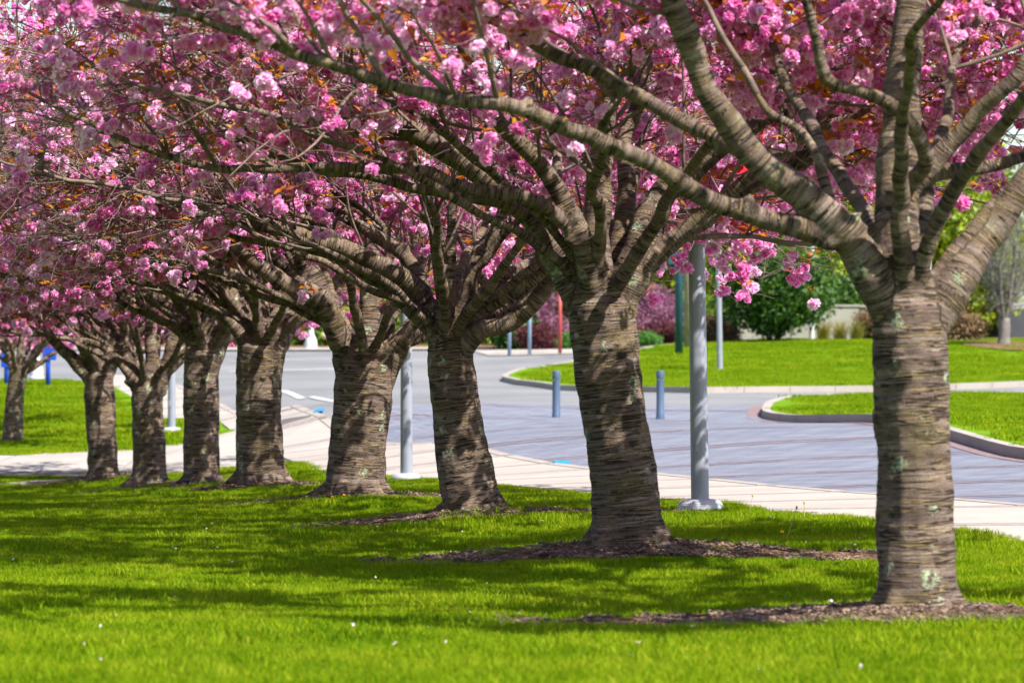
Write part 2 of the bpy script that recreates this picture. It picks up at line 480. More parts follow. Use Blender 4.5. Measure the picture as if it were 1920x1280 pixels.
def drape(name, poly, off, res, mat, kind='structure', parent=None, smooth=True):
    """a sheet cut to poly that follows the ground, off metres above it"""
    bm = bmesh.new()
    bm.faces.new([bm.verts.new((p[0], p[1], 0)) for p in poly])
    bmesh.ops.triangulate(bm, faces=list(bm.faces))
    xs = [p[0] for p in poly]; ys = [p[1] for p in poly]
    for ax, lo, hi in ((0, min(xs), max(xs)), (1, min(ys), max(ys))):
        k = math.floor(lo / res) + 1
        while k * res < hi - 1e-4:
            co = [0, 0, 0]; no = [0, 0, 0]; co[ax] = k * res; no[ax] = 1
            bmesh.ops.bisect_plane(bm, geom=list(bm.verts) + list(bm.edges) + list(bm.faces), dist=1e-5, plane_co=co, plane_no=no)
            k += 1
    z = hgt([v.co.x for v in bm.verts], [v.co.y for v in bm.verts])
    for v, q in zip(bm.verts, z): v.co.z = q + off
    bm.normal_update()
    for f in bm.faces:
        if f.normal.z < 0: f.normal_flip()
        f.smooth = smooth
    me = bpy.data.meshes.new(name); bm.to_mesh(me); bm.free()
    me.materials.append(mat)
    o = bpy.data.objects.new(name, me); COL.objects.link(o)
    if parent: adopt(o, parent)
    elif kind: o['kind'] = kind
    return o

def pip(x, y, poly):
    x = np.asarray(x); y = np.asarray(y); ins = np.zeros(len(x), bool); n = len(poly)
    for i in range(n):
        x1, y1 = poly[i]; x2, y2 = poly[(i + 1) % n]
        if y1 == y2: continue
        c = ((y1 > y) != (y2 > y)) & (x < (x2 - x1) * (y - y1) / (y2 - y1) + x1)
        ins ^= c
    return ins

# ground to the horizon, a little below everything laid on it
g = MB()
gx = np.concatenate(([-900, -300, -100, -50], np.arange(-30, 31, 2.0), [50, 100, 300, 900]))
gy = np.concatenate(([-300, -100, -30], np.arange(-2, 165, 2.0), [200, 300, 600, 1500]))
GX, GY = np.meshgrid(gx, gy)
gzv = hgt0(GX.ravel(), GY.ravel()) - 0.12
nx = len(gx)
ii = (np.arange(len(gy) - 1)[:, None] * nx + np.arange(nx - 1)[None]).ravel()
g.add(np.stack((GX.ravel(), GY.ravel(), gzv), -1), quads=np.stack((ii, ii + 1, ii + nx + 1, ii + nx), -1))
tag(g.build('ground', M['lawn'], smooth=True), kind='structure')

def sw_left(Y):  return row_x(Y) + float(np.interp(Y, [14, 25, 29.5, 34, 41, 50, 58, 66, 74, 95, 120], [3.9, 3.6, 3.25, 2.5, 2.6, 2.75, 2.6, 3.4, 3.8, 5.0, 5.6]))
def sw_right(Y): return row_x(Y) + float(np.interp(Y, [14, 39, 60, 73, 95, 120], [5.3, 5.2, 5.3, 5.35, 6.8, 7.6]))

# road
drape('road', [(-45, 62), (45, 62), (45, 142), (-45, 142)], 0.0, 2.0, M['asphalt'])
# plaza of grey pavers
plaza_poly = [(sw_right(Y), Y) for Y in (14, 25, 39, 50, 60, 71)] + [(-1.0, 78.5), (5.0, 82.5), (30, 84), (30, 14)]
plaza = drape('plaza', plaza_poly, 0.012, 2.0, M['paver'])
# red brick bands across the plaza, in pairs
bd = np.array((math.cos(R(24)), math.sin(R(24)))); bn = np.array((-bd[1], bd[0]))
for k in range(-3, 12):
    for off in (0.0, 0.42):
        c0 = np.array((3.0, 46.0)) + bn * (k * 4.3 + off)
        ts = np.linspace(-30, 40, 281)
        q = c0[None] + ts[:, None] * bd[None]
        ok = pip(q[:, 0], q[:, 1], plaza_poly)
        if ok.sum() < 4: continue
        ts = ts[ok]
        m_ = MB(); a = c0 + bd * ts[:, None]; l = a - bn * 0.05; r_ = a + bn * 0.05
        zl = hgt(l[:, 0], l[:, 1]) + 0.017; zr = hgt(r_[:, 0], r_[:, 1]) + 0.017
        n_ = len(ts); v = np.concatenate((np.column_stack((l, zl)), np.column_stack((r_, zr)))); i = np.arange(n_ - 1)
        m_.add(v, quads=np.stack((i, i + 1, n_ + i + 1, n_ + i), -1)[:, ::-1])
        m_.build('brick_band', M['brick'], plaza)
# lawns
lawn_poly = [(-30, 8), (12, 8)] + [(sw_left(Y), Y) for Y in (14, 20, 25, 29.5, 32, 34, 41, 50, 58, 62)] + [(-5.4, 64.2), (-8.3, 65.5), (-13.0, 65.8), (-30, 66)]
lawn = drape('lawn', lawn_poly, 0.03, 0.5, M['lawn'])
back_poly = [(sw_left(66.5) - 0.1, 66.8)] + [(sw_left(Y), Y) for Y in (70, 74, 84, 95, 108)] + [(-13.5, 113), (-30, 113), (-30, 73.4), (-12, 73.3), (-7, 72.9), (-5.4, 71.6)]
back_lawn = drape('back_lawn', back_poly, 0.04, 1.0, M['lawn'])
# cross path between the two lawns: concrete slabs
path = drape('path', [(-30, 64), (-3.5, 62), (-3.0, 72), (-6, 74), (-30, 74)], 0.012, 1.0, M['joint'])
for k in range(9):
    xa, xb = -4.6 - k * 2.6, -4.6 - (k + 1) * 2.6 + 0.03
    for ya, yb in ((64.0, 68.6), (68.63, 73.6)):
        pl = [(xb, ya), (xa, ya), (xa, yb), (xb, yb)]
        m_ = MB(); z = [hz(*p) for p in pl]; m_.prism(pl, [q - 0.05 for q in z], [q + 0.024 for q in z]); m_.build('slab', M['concrete'], path)
# sidewalk: slabs with a narrow band between pairs of joints
side = drape('sidewalk', [(sw_left(Y) - 0.02, Y) for Y in (14, 25, 29.5, 34, 41, 50, 58, 66, 74, 95, 118)] + [(sw_right(Y) + 0.0, Y) for Y in (118, 95, 73, 60, 39, 14)], 0.004, 0.5, M['joint'])
Y = 15.0; k = 0
while Y < 116:
    L = 2.45 if k % 2 == 0 else 0.30
    if True:
        ya, yb = Y + 0.03, Y + L - 0.03
        pl = [(sw_left(ya), ya), (sw_right(ya) - 0.19, ya), (sw_right(yb) - 0.19, yb), (sw_left(yb), yb)]
        m_ = MB(); z = [hz(*p) for p in pl]
        m_.prism(pl, [q - 0.05 for q in z], [q + 0.034 for q in z]); m_.build('slab' if k % 2 == 0 else 'paver_band', M['concrete'] if k % 2 == 0 else M['band'], side)
        pl = [(sw_right(ya) - 0.17, ya), (sw_right(ya), ya), (sw_right(yb), yb), (sw_right(yb) - 0.17, yb)]
        if k % 2 == 0:
            m_ = MB(); z = [hz(*p) for p in pl]
            m_.prism(pl, [q - 0.05 for q in z], [q + 0.038 for q in z]); m_.build('edge_stone', M['kerb'], side)
    Y += L; k += 1
# blue painted ramp corners on the sidewalk edge
for (x, y, d, nm) in ((992, 868, 53.5, 'a'), (570, 775, 75.0, 'b')):
    yc = d; xr = sw_right(yc)
    pl = [(xr + 0.03, yc - 0.7), (xr + 0.26, yc - 1.0), (xr + 0.22, yc + 0.5), (xr + 0.03, yc + 0.6)]
    m_ = MB(); m_.add([(p[0], p[1], hz(*p) + 0.03) for p in pl], quads=[(0, 1, 2, 3)])
    m_.build('blue_edge_marking', M['blue'], side)

# islands with kerb stones
def island(name, poly, rise, kerb_w=0.18, res=1.0):
    root = drape(name, poly, rise - 0.02, res, M['lawn'])
    n = len(poly); c = np.mean(poly, axis=0)
    pts = []
    for i in range(n):
        a = np.array(poly[i], float); b = np.array(poly[(i + 1) % n], float)
        m = max(1, int(round(np.linalg.norm(b - a) / 1.5)))
        for j in range(m): pts.append(a + (b - a) * j / m)
    pts = np.array(pts); t = np.roll(pts, -1, 0) - np.roll(pts, 1, 0); t /= np.linalg.norm(t, axis=1)[:, None]
    area = sum(poly[i][0] * poly[(i + 1) % n][1] - poly[(i + 1) % n][0] * poly[i][1] for i in range(n))
    nrm = np.stack((t[:, 1], -t[:, 0]), -1) * (1 if area > 0 else -1)
    for i in range(len(pts)):
        j = (i + 1) % len(pts)
        e = (pts[j] - pts[i]); L = np.linalg.norm(e)
        if L < 0.02: continue
        e = e / L * 0.008
        a, b = pts[i] + e, pts[j] - e
        pl = [a, b, b + nrm[j] * kerb_w, a + nrm[i] * kerb_w]
        if abs(pts[i][0]) > 20: continue
        z = [hz(*p) for p in pl]
        m_ = MB(); m_.prism(pl if area < 0 else pl[::-1], [q - 0.1 for q in (z if area < 0 else z[::-1])], [q + rise for q in (z if area < 0 else z[::-1])])
        m_.build('kerb_stone', M['kerb'], root)
    return root
def round_corner(poly, i, r, k=5):
    p = np.array(poly[i], float); a = np.array(poly[i - 1], float); b = np.array(poly[(i + 1) % len(poly)], float)
    u = (a - p) / np.linalg.norm(a - p); w = (b - p) / np.linalg.norm(b - p)
    A = p + u * r; B = p + w * r
    out = [tuple((1 - t) ** 2 * A + 2 * t * (1 - t) * p + t * t * B) for t in np.linspace(0, 1, k)]
    return list(poly[:i]) + out + list(poly[i + 1:])
near_isl = [(25, 35), (25, 95), (12.8, 92.8), (9, 90.5), (6.6, 86.4), (5.75, 81.5), (5.3, 76.8), (5.7, 72.0), (6.35, 64.7), (7.0, 51), (8.6, 35)]
near_isl = round_corner(near_isl, 6, 1.8)
island('traffic_island', near_isl, 0.17)
m_ = MB()
bpts = [(6.2, 86.2), (5.2, 81.5), (4.8, 76.4), (5.25, 71.6), (5.85, 64.5), (6.55, 51), (8.1, 36), (8.5, 36), (6.9, 51), (6.2, 64.7), (5.55, 72.0), (5.15, 76.8), (5.6, 81.5), (6.5, 86.2)]
drape('brick_border', bpts, 0.02, 1.5, M['brick'], parent=plaza)
far_isl = [(-0.2, 112), (0.3, 104), (1.4, 98.5), (4.6, 94), (9.5, 97), (13.9, 101), (30, 108), (30, 150), (12, 138.5), (8, 136.5), (5.6, 131), (4.0, 124.5), (2.0, 119), (0.3, 115.5)]
far_isl = round_corner(far_isl, 0, 1.8)
island('grass_island', far_isl, 0.15)
# beds and walks behind the road
drape('planting_bed', [(-45, 142), (2.5, 140.5), (5, 132.5), (8, 137.5), (12, 139.5), (30, 151), (40, 170), (-45, 170)], 0.05, 2.0, M['bed'])
drape('far_walk', [(-0.8, 127.5), (3.6, 126.0), (5.0, 131), (2.5, 139.5), (-1.5, 137)], 0.03, 2.0, M['concrete'])
drape('far_verge', [(-45, 139.8), (-1.6, 138.8), (-1.6, 142.2), (-45, 142.2)], 0.06, 2.0, M['kerb'])
# road paint
road = bpy.data.objects['road']
def stripe(name, a, b, w):
    a = np.array(a, float); b = np.array(b, float)
    e = b - a; e /= np.linalg.norm(e); n_ = np.array((-e[1], e[0])) * w / 2
    drape(name, [tuple(a - n_), tuple(b - n_), tuple(b + n_), tuple(a + n_)], 0.012, 1.5, M['line'], parent=road)
def g_at(x, y, d): q = P(x, y, d); return (q[0], q[1])
stripe('lane_dash', g_at(528, 728, 101), g_at(566, 736, 97), 0.22)
stripe('lane_dash', g_at(582, 737, 97.5), g_at(628, 742, 95), 0.22)
stripe('edge_line', g_at(430, 691, 119), g_at(640, 690, 120), 0.5)
stripe('edge_line', g_at(430, 676, 128), g_at(740, 672, 130), 0.4)
stripe('edge_line', (9.2, 94.4), (24, 98.8), 0.7)
stripe('edge_line', (-0.6, 104), (-3.5, 106), 0.25)

# ------------------------------------------------------------------ scattering by geometry nodes (stuff only)
def proto_collection(name, meshes):
    c = bpy.data.collections.new(name)
    for i, me in enumerate(meshes):
        c.objects.link(bpy.data.objects.new('%s_%02d' % (name, i), me))
    return c
_groups = {}
def scatter_group(coll):
    if coll.name in _groups: return _groups[coll.name]
    ng = bpy.data.node_groups.new('scatter_' + coll.name, 'GeometryNodeTree')
    ng.interface.new_socket(name='Geometry', in_out='INPUT', socket_type='NodeSocketGeometry')
    ng.interface.new_socket(name='Geometry', in_out='OUTPUT', socket_type='NodeSocketGeometry')
    N = ng.nodes
    gi = N.new('NodeGroupInput'); go = N.new('NodeGroupOutput')
    ip = N.new('GeometryNodeInstanceOnPoints'); ci = N.new('GeometryNodeCollectionInfo')
    ci.inputs['Collection'].default_value = coll
    ci.inputs['Separate Children'].default_value = True
    ci.inputs['Reset Children'].default_value = True
    def attr(nm, ty):
        a = N.new('GeometryNodeInputNamedAttribute'); a.data_type = ty; a.inputs['Name'].default_value = nm
        return a.outputs[0]
    ng.links.new(gi.outputs[0], ip.inputs['Points'])
    ng.links.new(ci.outputs[0], ip.inputs['Instance'])
    ip.inputs['Pick Instance'].default_value = True
    ng.links.new(attr('idx', 'INT'), ip.inputs['Instance Index'])
    ng.links.new(attr('rot', 'FLOAT_VECTOR'), ip.inputs['Rotation'])
    ng.links.new(attr('sc', 'FLOAT'), ip.inputs['Scale'])
    ng.links.new(ip.outputs[0], go.inputs[0])
    _groups[coll.name] = ng
    return ng
def scatter(name, coll, pts, rot, sc, idx, parent=None, mat=None):
    me = bpy.data.meshes.new(name)
    pts = np.asarray(pts, np.float32)
    me.vertices.add(len(pts)); me.vertices.foreach_set('co', pts.reshape(-1))
    a = me.attributes.new('rot', 'FLOAT_VECTOR', 'POINT'); a.data.foreach_set('vector', np.asarray(rot, np.float32).reshape(-1))
    a = me.attributes.new('sc', 'FLOAT', 'POINT'); a.data.foreach_set('value', np.asarray(sc, np.float32))
    a = me.attributes.new('idx', 'INT', 'POINT'); a.data.foreach_set('value', np.asarray(idx, np.int32))
    if mat: me.materials.append(mat)
    o = bpy.data.objects.new(name, me); COL.objects.link(o)
    md = o.modifiers.new('scatter', 'NODES'); md.node_group = scatter_group(coll)
    if parent: adopt(o, parent)
    o['kind'] = 'stuff'
    return o
def tinted(mb, name, mat, tint):
    me = mb.mesh(name); me.materials.append(mat)
    a = me.attributes.new('tint', 'FLOAT', 'POINT'); a.data.foreach_set('value', np.asarray(tint, np.float32))
    return me

# blossom cluster: three to six ruffled pompoms of many bent petals
def blossom_mesh(seed):
    rg = np.random.default_rng(seed); mb = MB(); tint = []
    for k in range(int(rg.integers(3, 6))):
        c = np.array((rg.normal(0, 0.034), rg.normal(0, 0.034), -0.035 + rg.normal(0, 0.022)))
        rr = rg.uniform(0.025, 0.034); tone = rg.uniform(-0.2, 0.2)
        for j in range(44):
            z = rg.uniform(-0.95, 1); a = rg.uniform(0, 2 * math.pi); s = math.sqrt(1 - z * z)
            d = np.array((s * math.cos(a), s * math.sin(a), z))
            u = np.cross(d, rg.normal(size=3)); u /= np.linalg.norm(u); w = np.cross(d, u)
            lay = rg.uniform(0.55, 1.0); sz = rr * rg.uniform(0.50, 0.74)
            o = c + d * rr * lay * 0.75
            t1 = d * 0.55 + u * 0.85
            v = [o - w * sz * 0.55, o + w * sz * 0.55, o + t1 * sz * 0.8 + w * sz * 0.85, o + t1 * sz * 0.8 - w * sz * 0.85,
                 o + t1 * sz * 1.1 + d * sz * 0.5 + w * sz * 0.4, o + t1 * sz * 1.1 + d * sz * 0.5 - w * sz * 0.4]
            mb.add(v, quads=[(0, 1, 2, 3), (3, 2, 4, 5)])
            b = (lay - 0.55) / 0.45 * 0.6 + 0.15 + tone
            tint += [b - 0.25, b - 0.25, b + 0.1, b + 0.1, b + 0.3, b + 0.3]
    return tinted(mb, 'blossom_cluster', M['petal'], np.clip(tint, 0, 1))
def leafspray_mesh(seed, mat, n=5, size=0.07, spread=0.05, droop=0.5, name='leaf_spray', wide=0.22):
    rg = np.random.default_rng(seed); mb = MB(); tint = []
    for j in range(n):
        a = rg.uniform(0, 2 * math.pi); L = size * rg.uniform(0.6, 1.2); wd = L * wide
        d = np.array((math.cos(a), math.sin(a), rg.uniform(-droop, 0.7))); d /= np.linalg.norm(d)
        u = np.cross(d, (0, 0, 1)); u /= np.linalg.norm(u) + 1e-9
        nn = np.cross(u, d); u = u * math.cos(0.6) + nn * rg.uniform(-0.6, 0.6)
        o = rg.normal(0, spread * 0.5, 3)
        m1 = o + d * L * 0.45 + nn * L * 0.06; e = o + d * L - nn * L * 0.12
        v = [o, m1 + u * wd, e, m1 - u * wd, m1 - nn * L * 0.05]
        mb.add(v, tris=[(0, 4, 1), (1, 4, 2), (2, 4, 3), (3, 4, 0)])
        tint += [rg.uniform(0, 1)] * 5
    return tinted(mb, name, mat, tint)
C_BLOSSOM = proto_collection('blossom', [blossom_mesh(i) for i in range(7)])
C_BRONZE = proto_collection('bronze', [leafspray_mesh(40 + i, M['bronze'], 6, 0.092, 0.06, .3) for i in range(6)])

# grass tufts
def grass_mesh(seed, n, rad, hmin, hmax, wd):
    rg = np.random.default_rng(seed); mb = MB()
    r = rad * np.sqrt(rg.uniform(0, 1, n)); a = rg.uniform(0, 2 * math.pi, n)
    x, y = r * np.cos(a), r * np.sin(a)
    h = rg.uniform(hmin, hmax, n); az = rg.uniform(0, 2 * math.pi, n); ln = rg.uniform(0.1, 0.75, n) * h
    fa = rg.uniform(0, 2 * math.pi, n); ux, uy = np.cos(fa) * wd / 2, np.sin(fa) * wd / 2
    dx, dy = np.cos(az), np.sin(az)
    z0 = np.full(n, -0.02)
    v = np.stack([np.stack((x - ux, y - uy, z0), -1), np.stack((x + ux, y + uy, z0), -1),
                  np.stack((x + dx * ln * .35 + ux * .8, y + dy * ln * .35 + uy * .8, h * .6), -1), np.stack((x + dx * ln * .35 - ux * .8, y + dy * ln * .35 - uy * .8, h * .6), -1),
                  np.stack((x + dx * ln, y + dy * ln, h * rg.uniform(0.85, 1.0, n)), -1)], 1)
    b = np.arange(n)[:, None] * 5
    mb.add(v.reshape(-1, 3), quads=np.concatenate([b + 0, b + 1, b + 2, b + 3], 1), tris=np.concatenate([b + 3, b + 2, b + 4], 1))
    t = rg.uniform(0, 1, n) ** 1.3
    t = np.repeat(t, 5); t[rg.uniform(0, 1, len(t)) < 0.0] = 1
    return tinted(mb, 'grass_tuft', M['blade'], t)
C_GRASS = proto_collection('grass', [grass_mesh(i, 420, 0.24, 0.024, 0.062, 0.0046) for i in range(6)])
C_GRASSFAR = proto_collection('grassfar', [grass_mesh(20 + i, 420, 0.55, 0.035, 0.075, 0.011) for i in range(5)])
rg = np.random.default_rng(5)
MULCH_R = [2.55, 2.25, 2.05, 1.9, 1.9, 1.8, 1.8, 1.6, 1.2, 1.2]
def mulch_r(i, ang):
    a = np.asarray(ang)
    ell = 1.0 / np.sqrt(np.cos(a) ** 2 + (np.sin(a) / 0.32) ** 2)
    return MULCH_R[i] * ell * (1 + 0.07 * np.sin(3 * a + i) + 0.05 * np.sin(7 * a + 2 * i) + 0.03 * np.sin(13 * a + i * 5))
def in_mulch(x, y, grow=0.0):
    r = np.zeros(len(x), bool)
    for i, (tx, ty) in enumerate(TREE_XY):
        d = np.hypot(x - tx, y - ty); r |= d < mulch_r(i, np.arctan2(y - ty, x - tx)) + grow
    return r
def grass_points(poly, step, jit, y0, y1, x0, x1):
    X, Y = np.meshgrid(np.arange(x0, x1, step), np.arange(y0, y1, step))
    X = X.ravel() + rg.uniform(-jit, jit, X.size); Y = Y.ravel() + rg.uniform(-jit, jit, Y.size)
    ok = pip(X, Y, poly) & (np.abs(X) < Y * 0.15 + 1.2)
    return X[ok], Y[ok]
def grass(name, label, poly, step, y0, y1, x0, x1, coll, nvar, off, mulch=None, inset=0.0):
    X, Y = grass_points(poly, step, step * 0.5, y0, y1, x0, x1)
    if inset:
        ok = np.ones(len(X), bool)
        for dx, dy in ((inset, 0), (-inset, 0), (0, inset), (0, -inset)): ok &= pip(X + dx, Y + dy, poly)
        X, Y = X[ok], Y[ok]
    if mulch is not None:
        ok = ~in_mulch(X, Y, mulch) | (rg.uniform(0, 1, len(X)) < 0.03)
        X, Y = X[ok], Y[ok]
    z = hgt(X, Y) + off
    n = len(X)
    big = vnoise(np.stack((X * 0.9, Y * 0.9, X * 0), -1), 3)
    o = scatter(name, coll, np.stack((X, Y, z), -1), np.stack((np.zeros(n), np.zeros(n), rg.uniform(0, 6.28, n)), -1),
                0.55 + 0.75 * big + rg.uniform(-.15, .2, n) + (rg.uniform(0, 1, n) < .04) * .55, rg.integers(0, nvar, n))
    tag(o, label, 'grass', kind='stuff')
    return o
grass('grass', 'short bright green grass of the lawn under the cherry row', lawn_poly, 0.20, 14.5, 68, -14, 6, C_GRASS, 6, 0.03, 0.05)
grass('grass', 'sunlit green grass of the lawn beyond the cross path', back_poly, 0.45, 66, 113, -20, 0, C_GRASSFAR, 5, 0.04, inset=.35)
grass('grass', 'bright grass on the wedge island inside the pale kerb', near_isl, 0.42, 40, 96, 4.5, 18, C_GRASSFAR, 5, 0.135, inset=.5)
grass('grass', 'grass on the sloping island in front of the concrete wall', far_isl, 0.55, 92, 142, -1, 22, C_GRASSFAR, 5, 0.115, inset=.6)

# mulch rings with loose chips
def chip_mesh(seed):
    rg2 = np.random.default_rng(seed); mb = MB(); t = []
    for j in range(16):
        c = np.array((rg2.uniform(-.11, .11), rg2.uniform(-.11, .11), rg2.uniform(0, .018)))
        L, W = rg2.uniform(.012, .045), rg2.uniform(.006, .014)
        a = rg2.uniform(0, 6.28); d = np.array((math.cos(a), math.sin(a), rg2.uniform(-.4, .4))); u = np.array((-math.sin(a), math.cos(a), rg2.uniform(-.3, .3)))
        up = np.array((0, 0, .006))
        v = [c - d * L - u * W, c + d * L - u * W * .6, c + d * L + u * W, c - d * L + u * W * .7]
        v += [p + up for p in v]
        mb.add(v, quads=[(4, 5, 6, 7), (0, 1, 5, 4), (1, 2, 6, 5), (2, 3, 7, 6), (3, 0, 4, 7)])
        t += [rg2.uniform(0, 1)] * 8
    return tinted(mb, 'mulch_chip', M['chip'], t)
M['chip'] = mat_leaf('mulch_chip', (0.035, 0.020, 0.014), (0.115, 0.07, 0.05), (0.30, 0.21, 0.15), 0.0)
C_CHIP = proto_collection('chip', [chip_mesh(i) for i in range(5)])
MULCH_LABEL = ['mulch ring around the nearest cherry trunk, low in the frame', 'mulch ring around the second cherry tree from the right',
               'mulch ring around the third cherry tree from the right', 'mulch ring around the thick fourth cherry trunk',
               'mulch ring around the fifth cherry tree from the right', 'mulch ring around the sixth cherry tree from the right',
               'mulch ring around the cherry with the hooked limb', 'mulch ring around the cherry nearest the cross path']
for i in range(8):
    tx, ty = TREE_XY[i]
    m_ = MB(); nr, na = 12, 72
    an = np.arange(na) * 2 * math.pi / na
    rr = (np.arange(1, nr + 1) / nr)[:, None] * mulch_r(i, an)[None]
    X = tx + rr * np.cos(an); Y = ty + rr * np.sin(an)
    z = hgt(X.ravel(), Y.ravel()) + 0.042
    z = z.reshape(nr, na); z += 0.03 * (vnoise(np.stack((X.ravel() * 5, Y.ravel() * 5, X.ravel() * 0), -1), i).reshape(nr, na) - .5); z[-1] -= 0.02
    v = np.concatenate((np.stack((X, Y, z), -1).reshape(-1, 3), [(tx, ty, hz(tx, ty) + 0.045)]))
    a = np.arange(nr - 1)[:, None] * na; j = np.arange(na)[None]; j2 = (j + 1) % na
    m_.add(v, quads=np.stack((a + j, a + na + j, a + na + j2, a + j2), -1).reshape(-1, 4), tris=[(nr * na, q, (q + 1) % na) for q in range(na)])
    mo = m_.build('mulch_bed', M['mulch'], smooth=True)
    tag(mo, MULCH_LABEL[i], 'mulch', 'mulch rings under the cherry trees', 'stuff')
    n = int(380 * MULCH_R[i] ** 2 / 4)
    r = np.sqrt(rg.uniform(0.0, 1, n)) ; a = rg.uniform(0, 6.28, n); r = r * mulch_r(i, a) * 1.02
    X = tx + r * np.cos(a); Y = ty + r * np.sin(a)
    so = scatter('bark_chips', C_CHIP, np.stack((X, Y, hgt(X, Y) + 0.045), -1), np.stack((rg.normal(0, .1, n), rg.normal(0, .1, n), rg.uniform(0, 6.28, n)), -1), rg.uniform(.3, .8, n), rg.integers(0, 5, n), parent=mo)

# fallen petals on the lawn
def petal_mesh(seed):
    rg2 = np.random.default_rng(seed); mb = MB()
    for j in range(2):
        c = np.array((rg2.uniform(-.02, .02), rg2.uniform(-.02, .02), 0)); a = rg2.uniform(0, 6.28)
        d = np.array((math.cos(a), math.sin(a), .3)) * .011; u = np.array((-math.sin(a), math.cos(a), .2)) * .009
        mb.add([c - d, c + u, c + d + (0, 0, .004), c - u], quads=[(0, 1, 2, 3)])
    me = mb.mesh('petal'); me.materials.append(M['petalfall']); return me
C_PETAL = proto_collection('petal', [petal_mesh(i) for i in range(4)])
n = 160
Y = rg.uniform(16, 60, n) ; X = rg.uniform(-1, 1, n) * Y * 0.14
ok = pip(X, Y, lawn_poly); X, Y = X[ok], Y[ok]; n = len(X)
tag(scatter('fallen_petals', C_PETAL, np.stack((X, Y, hgt(X, Y) + 0.085), -1), np.stack((rg.normal(0, .5, n), rg.normal(0, .5, n), rg.uniform(0, 6.28, n)), -1), rg.uniform(.4, .95, n), rg.integers(0, 4, n)),
    'pale fallen cherry petals scattered over the lawn', 'petals', kind='stuff')

# ------------------------------------------------------------------ cherry trees
def resample(pts, step):
    pts = np.asarray(pts, float)
    # Catmull-Rom through the points, then even steps
    q = np.concatenate(([2 * pts[0] - pts[1]], pts, [2 * pts[-1] - pts[-2]]))
    out = []
    for i in range(1, len(q) - 2):
        t = np.linspace(0, 1, 9)[:-1][:, None]
        a, b, c, d = q[i - 1], q[i], q[i + 1], q[i + 2]
        out.append(0.5 * ((2 * b) + (-a + c) * t + (2 * a - 5 * b + 4 * c - d) * t ** 2 + (-a + 3 * b - 3 * c + d) * t ** 3))
    out = np.concatenate(out + [pts[-1:]])
    s = np.concatenate(([0], np.cumsum(np.linalg.norm(np.diff(out[:, :3], axis=0), axis=1))))
    n = max(3, int(s[-1] / step) + 1)
    t = np.linspace(0, s[-1], n)
    return np.stack([np.interp(t, s, out[:, k]) for k in range(out.shape[1])], -1)

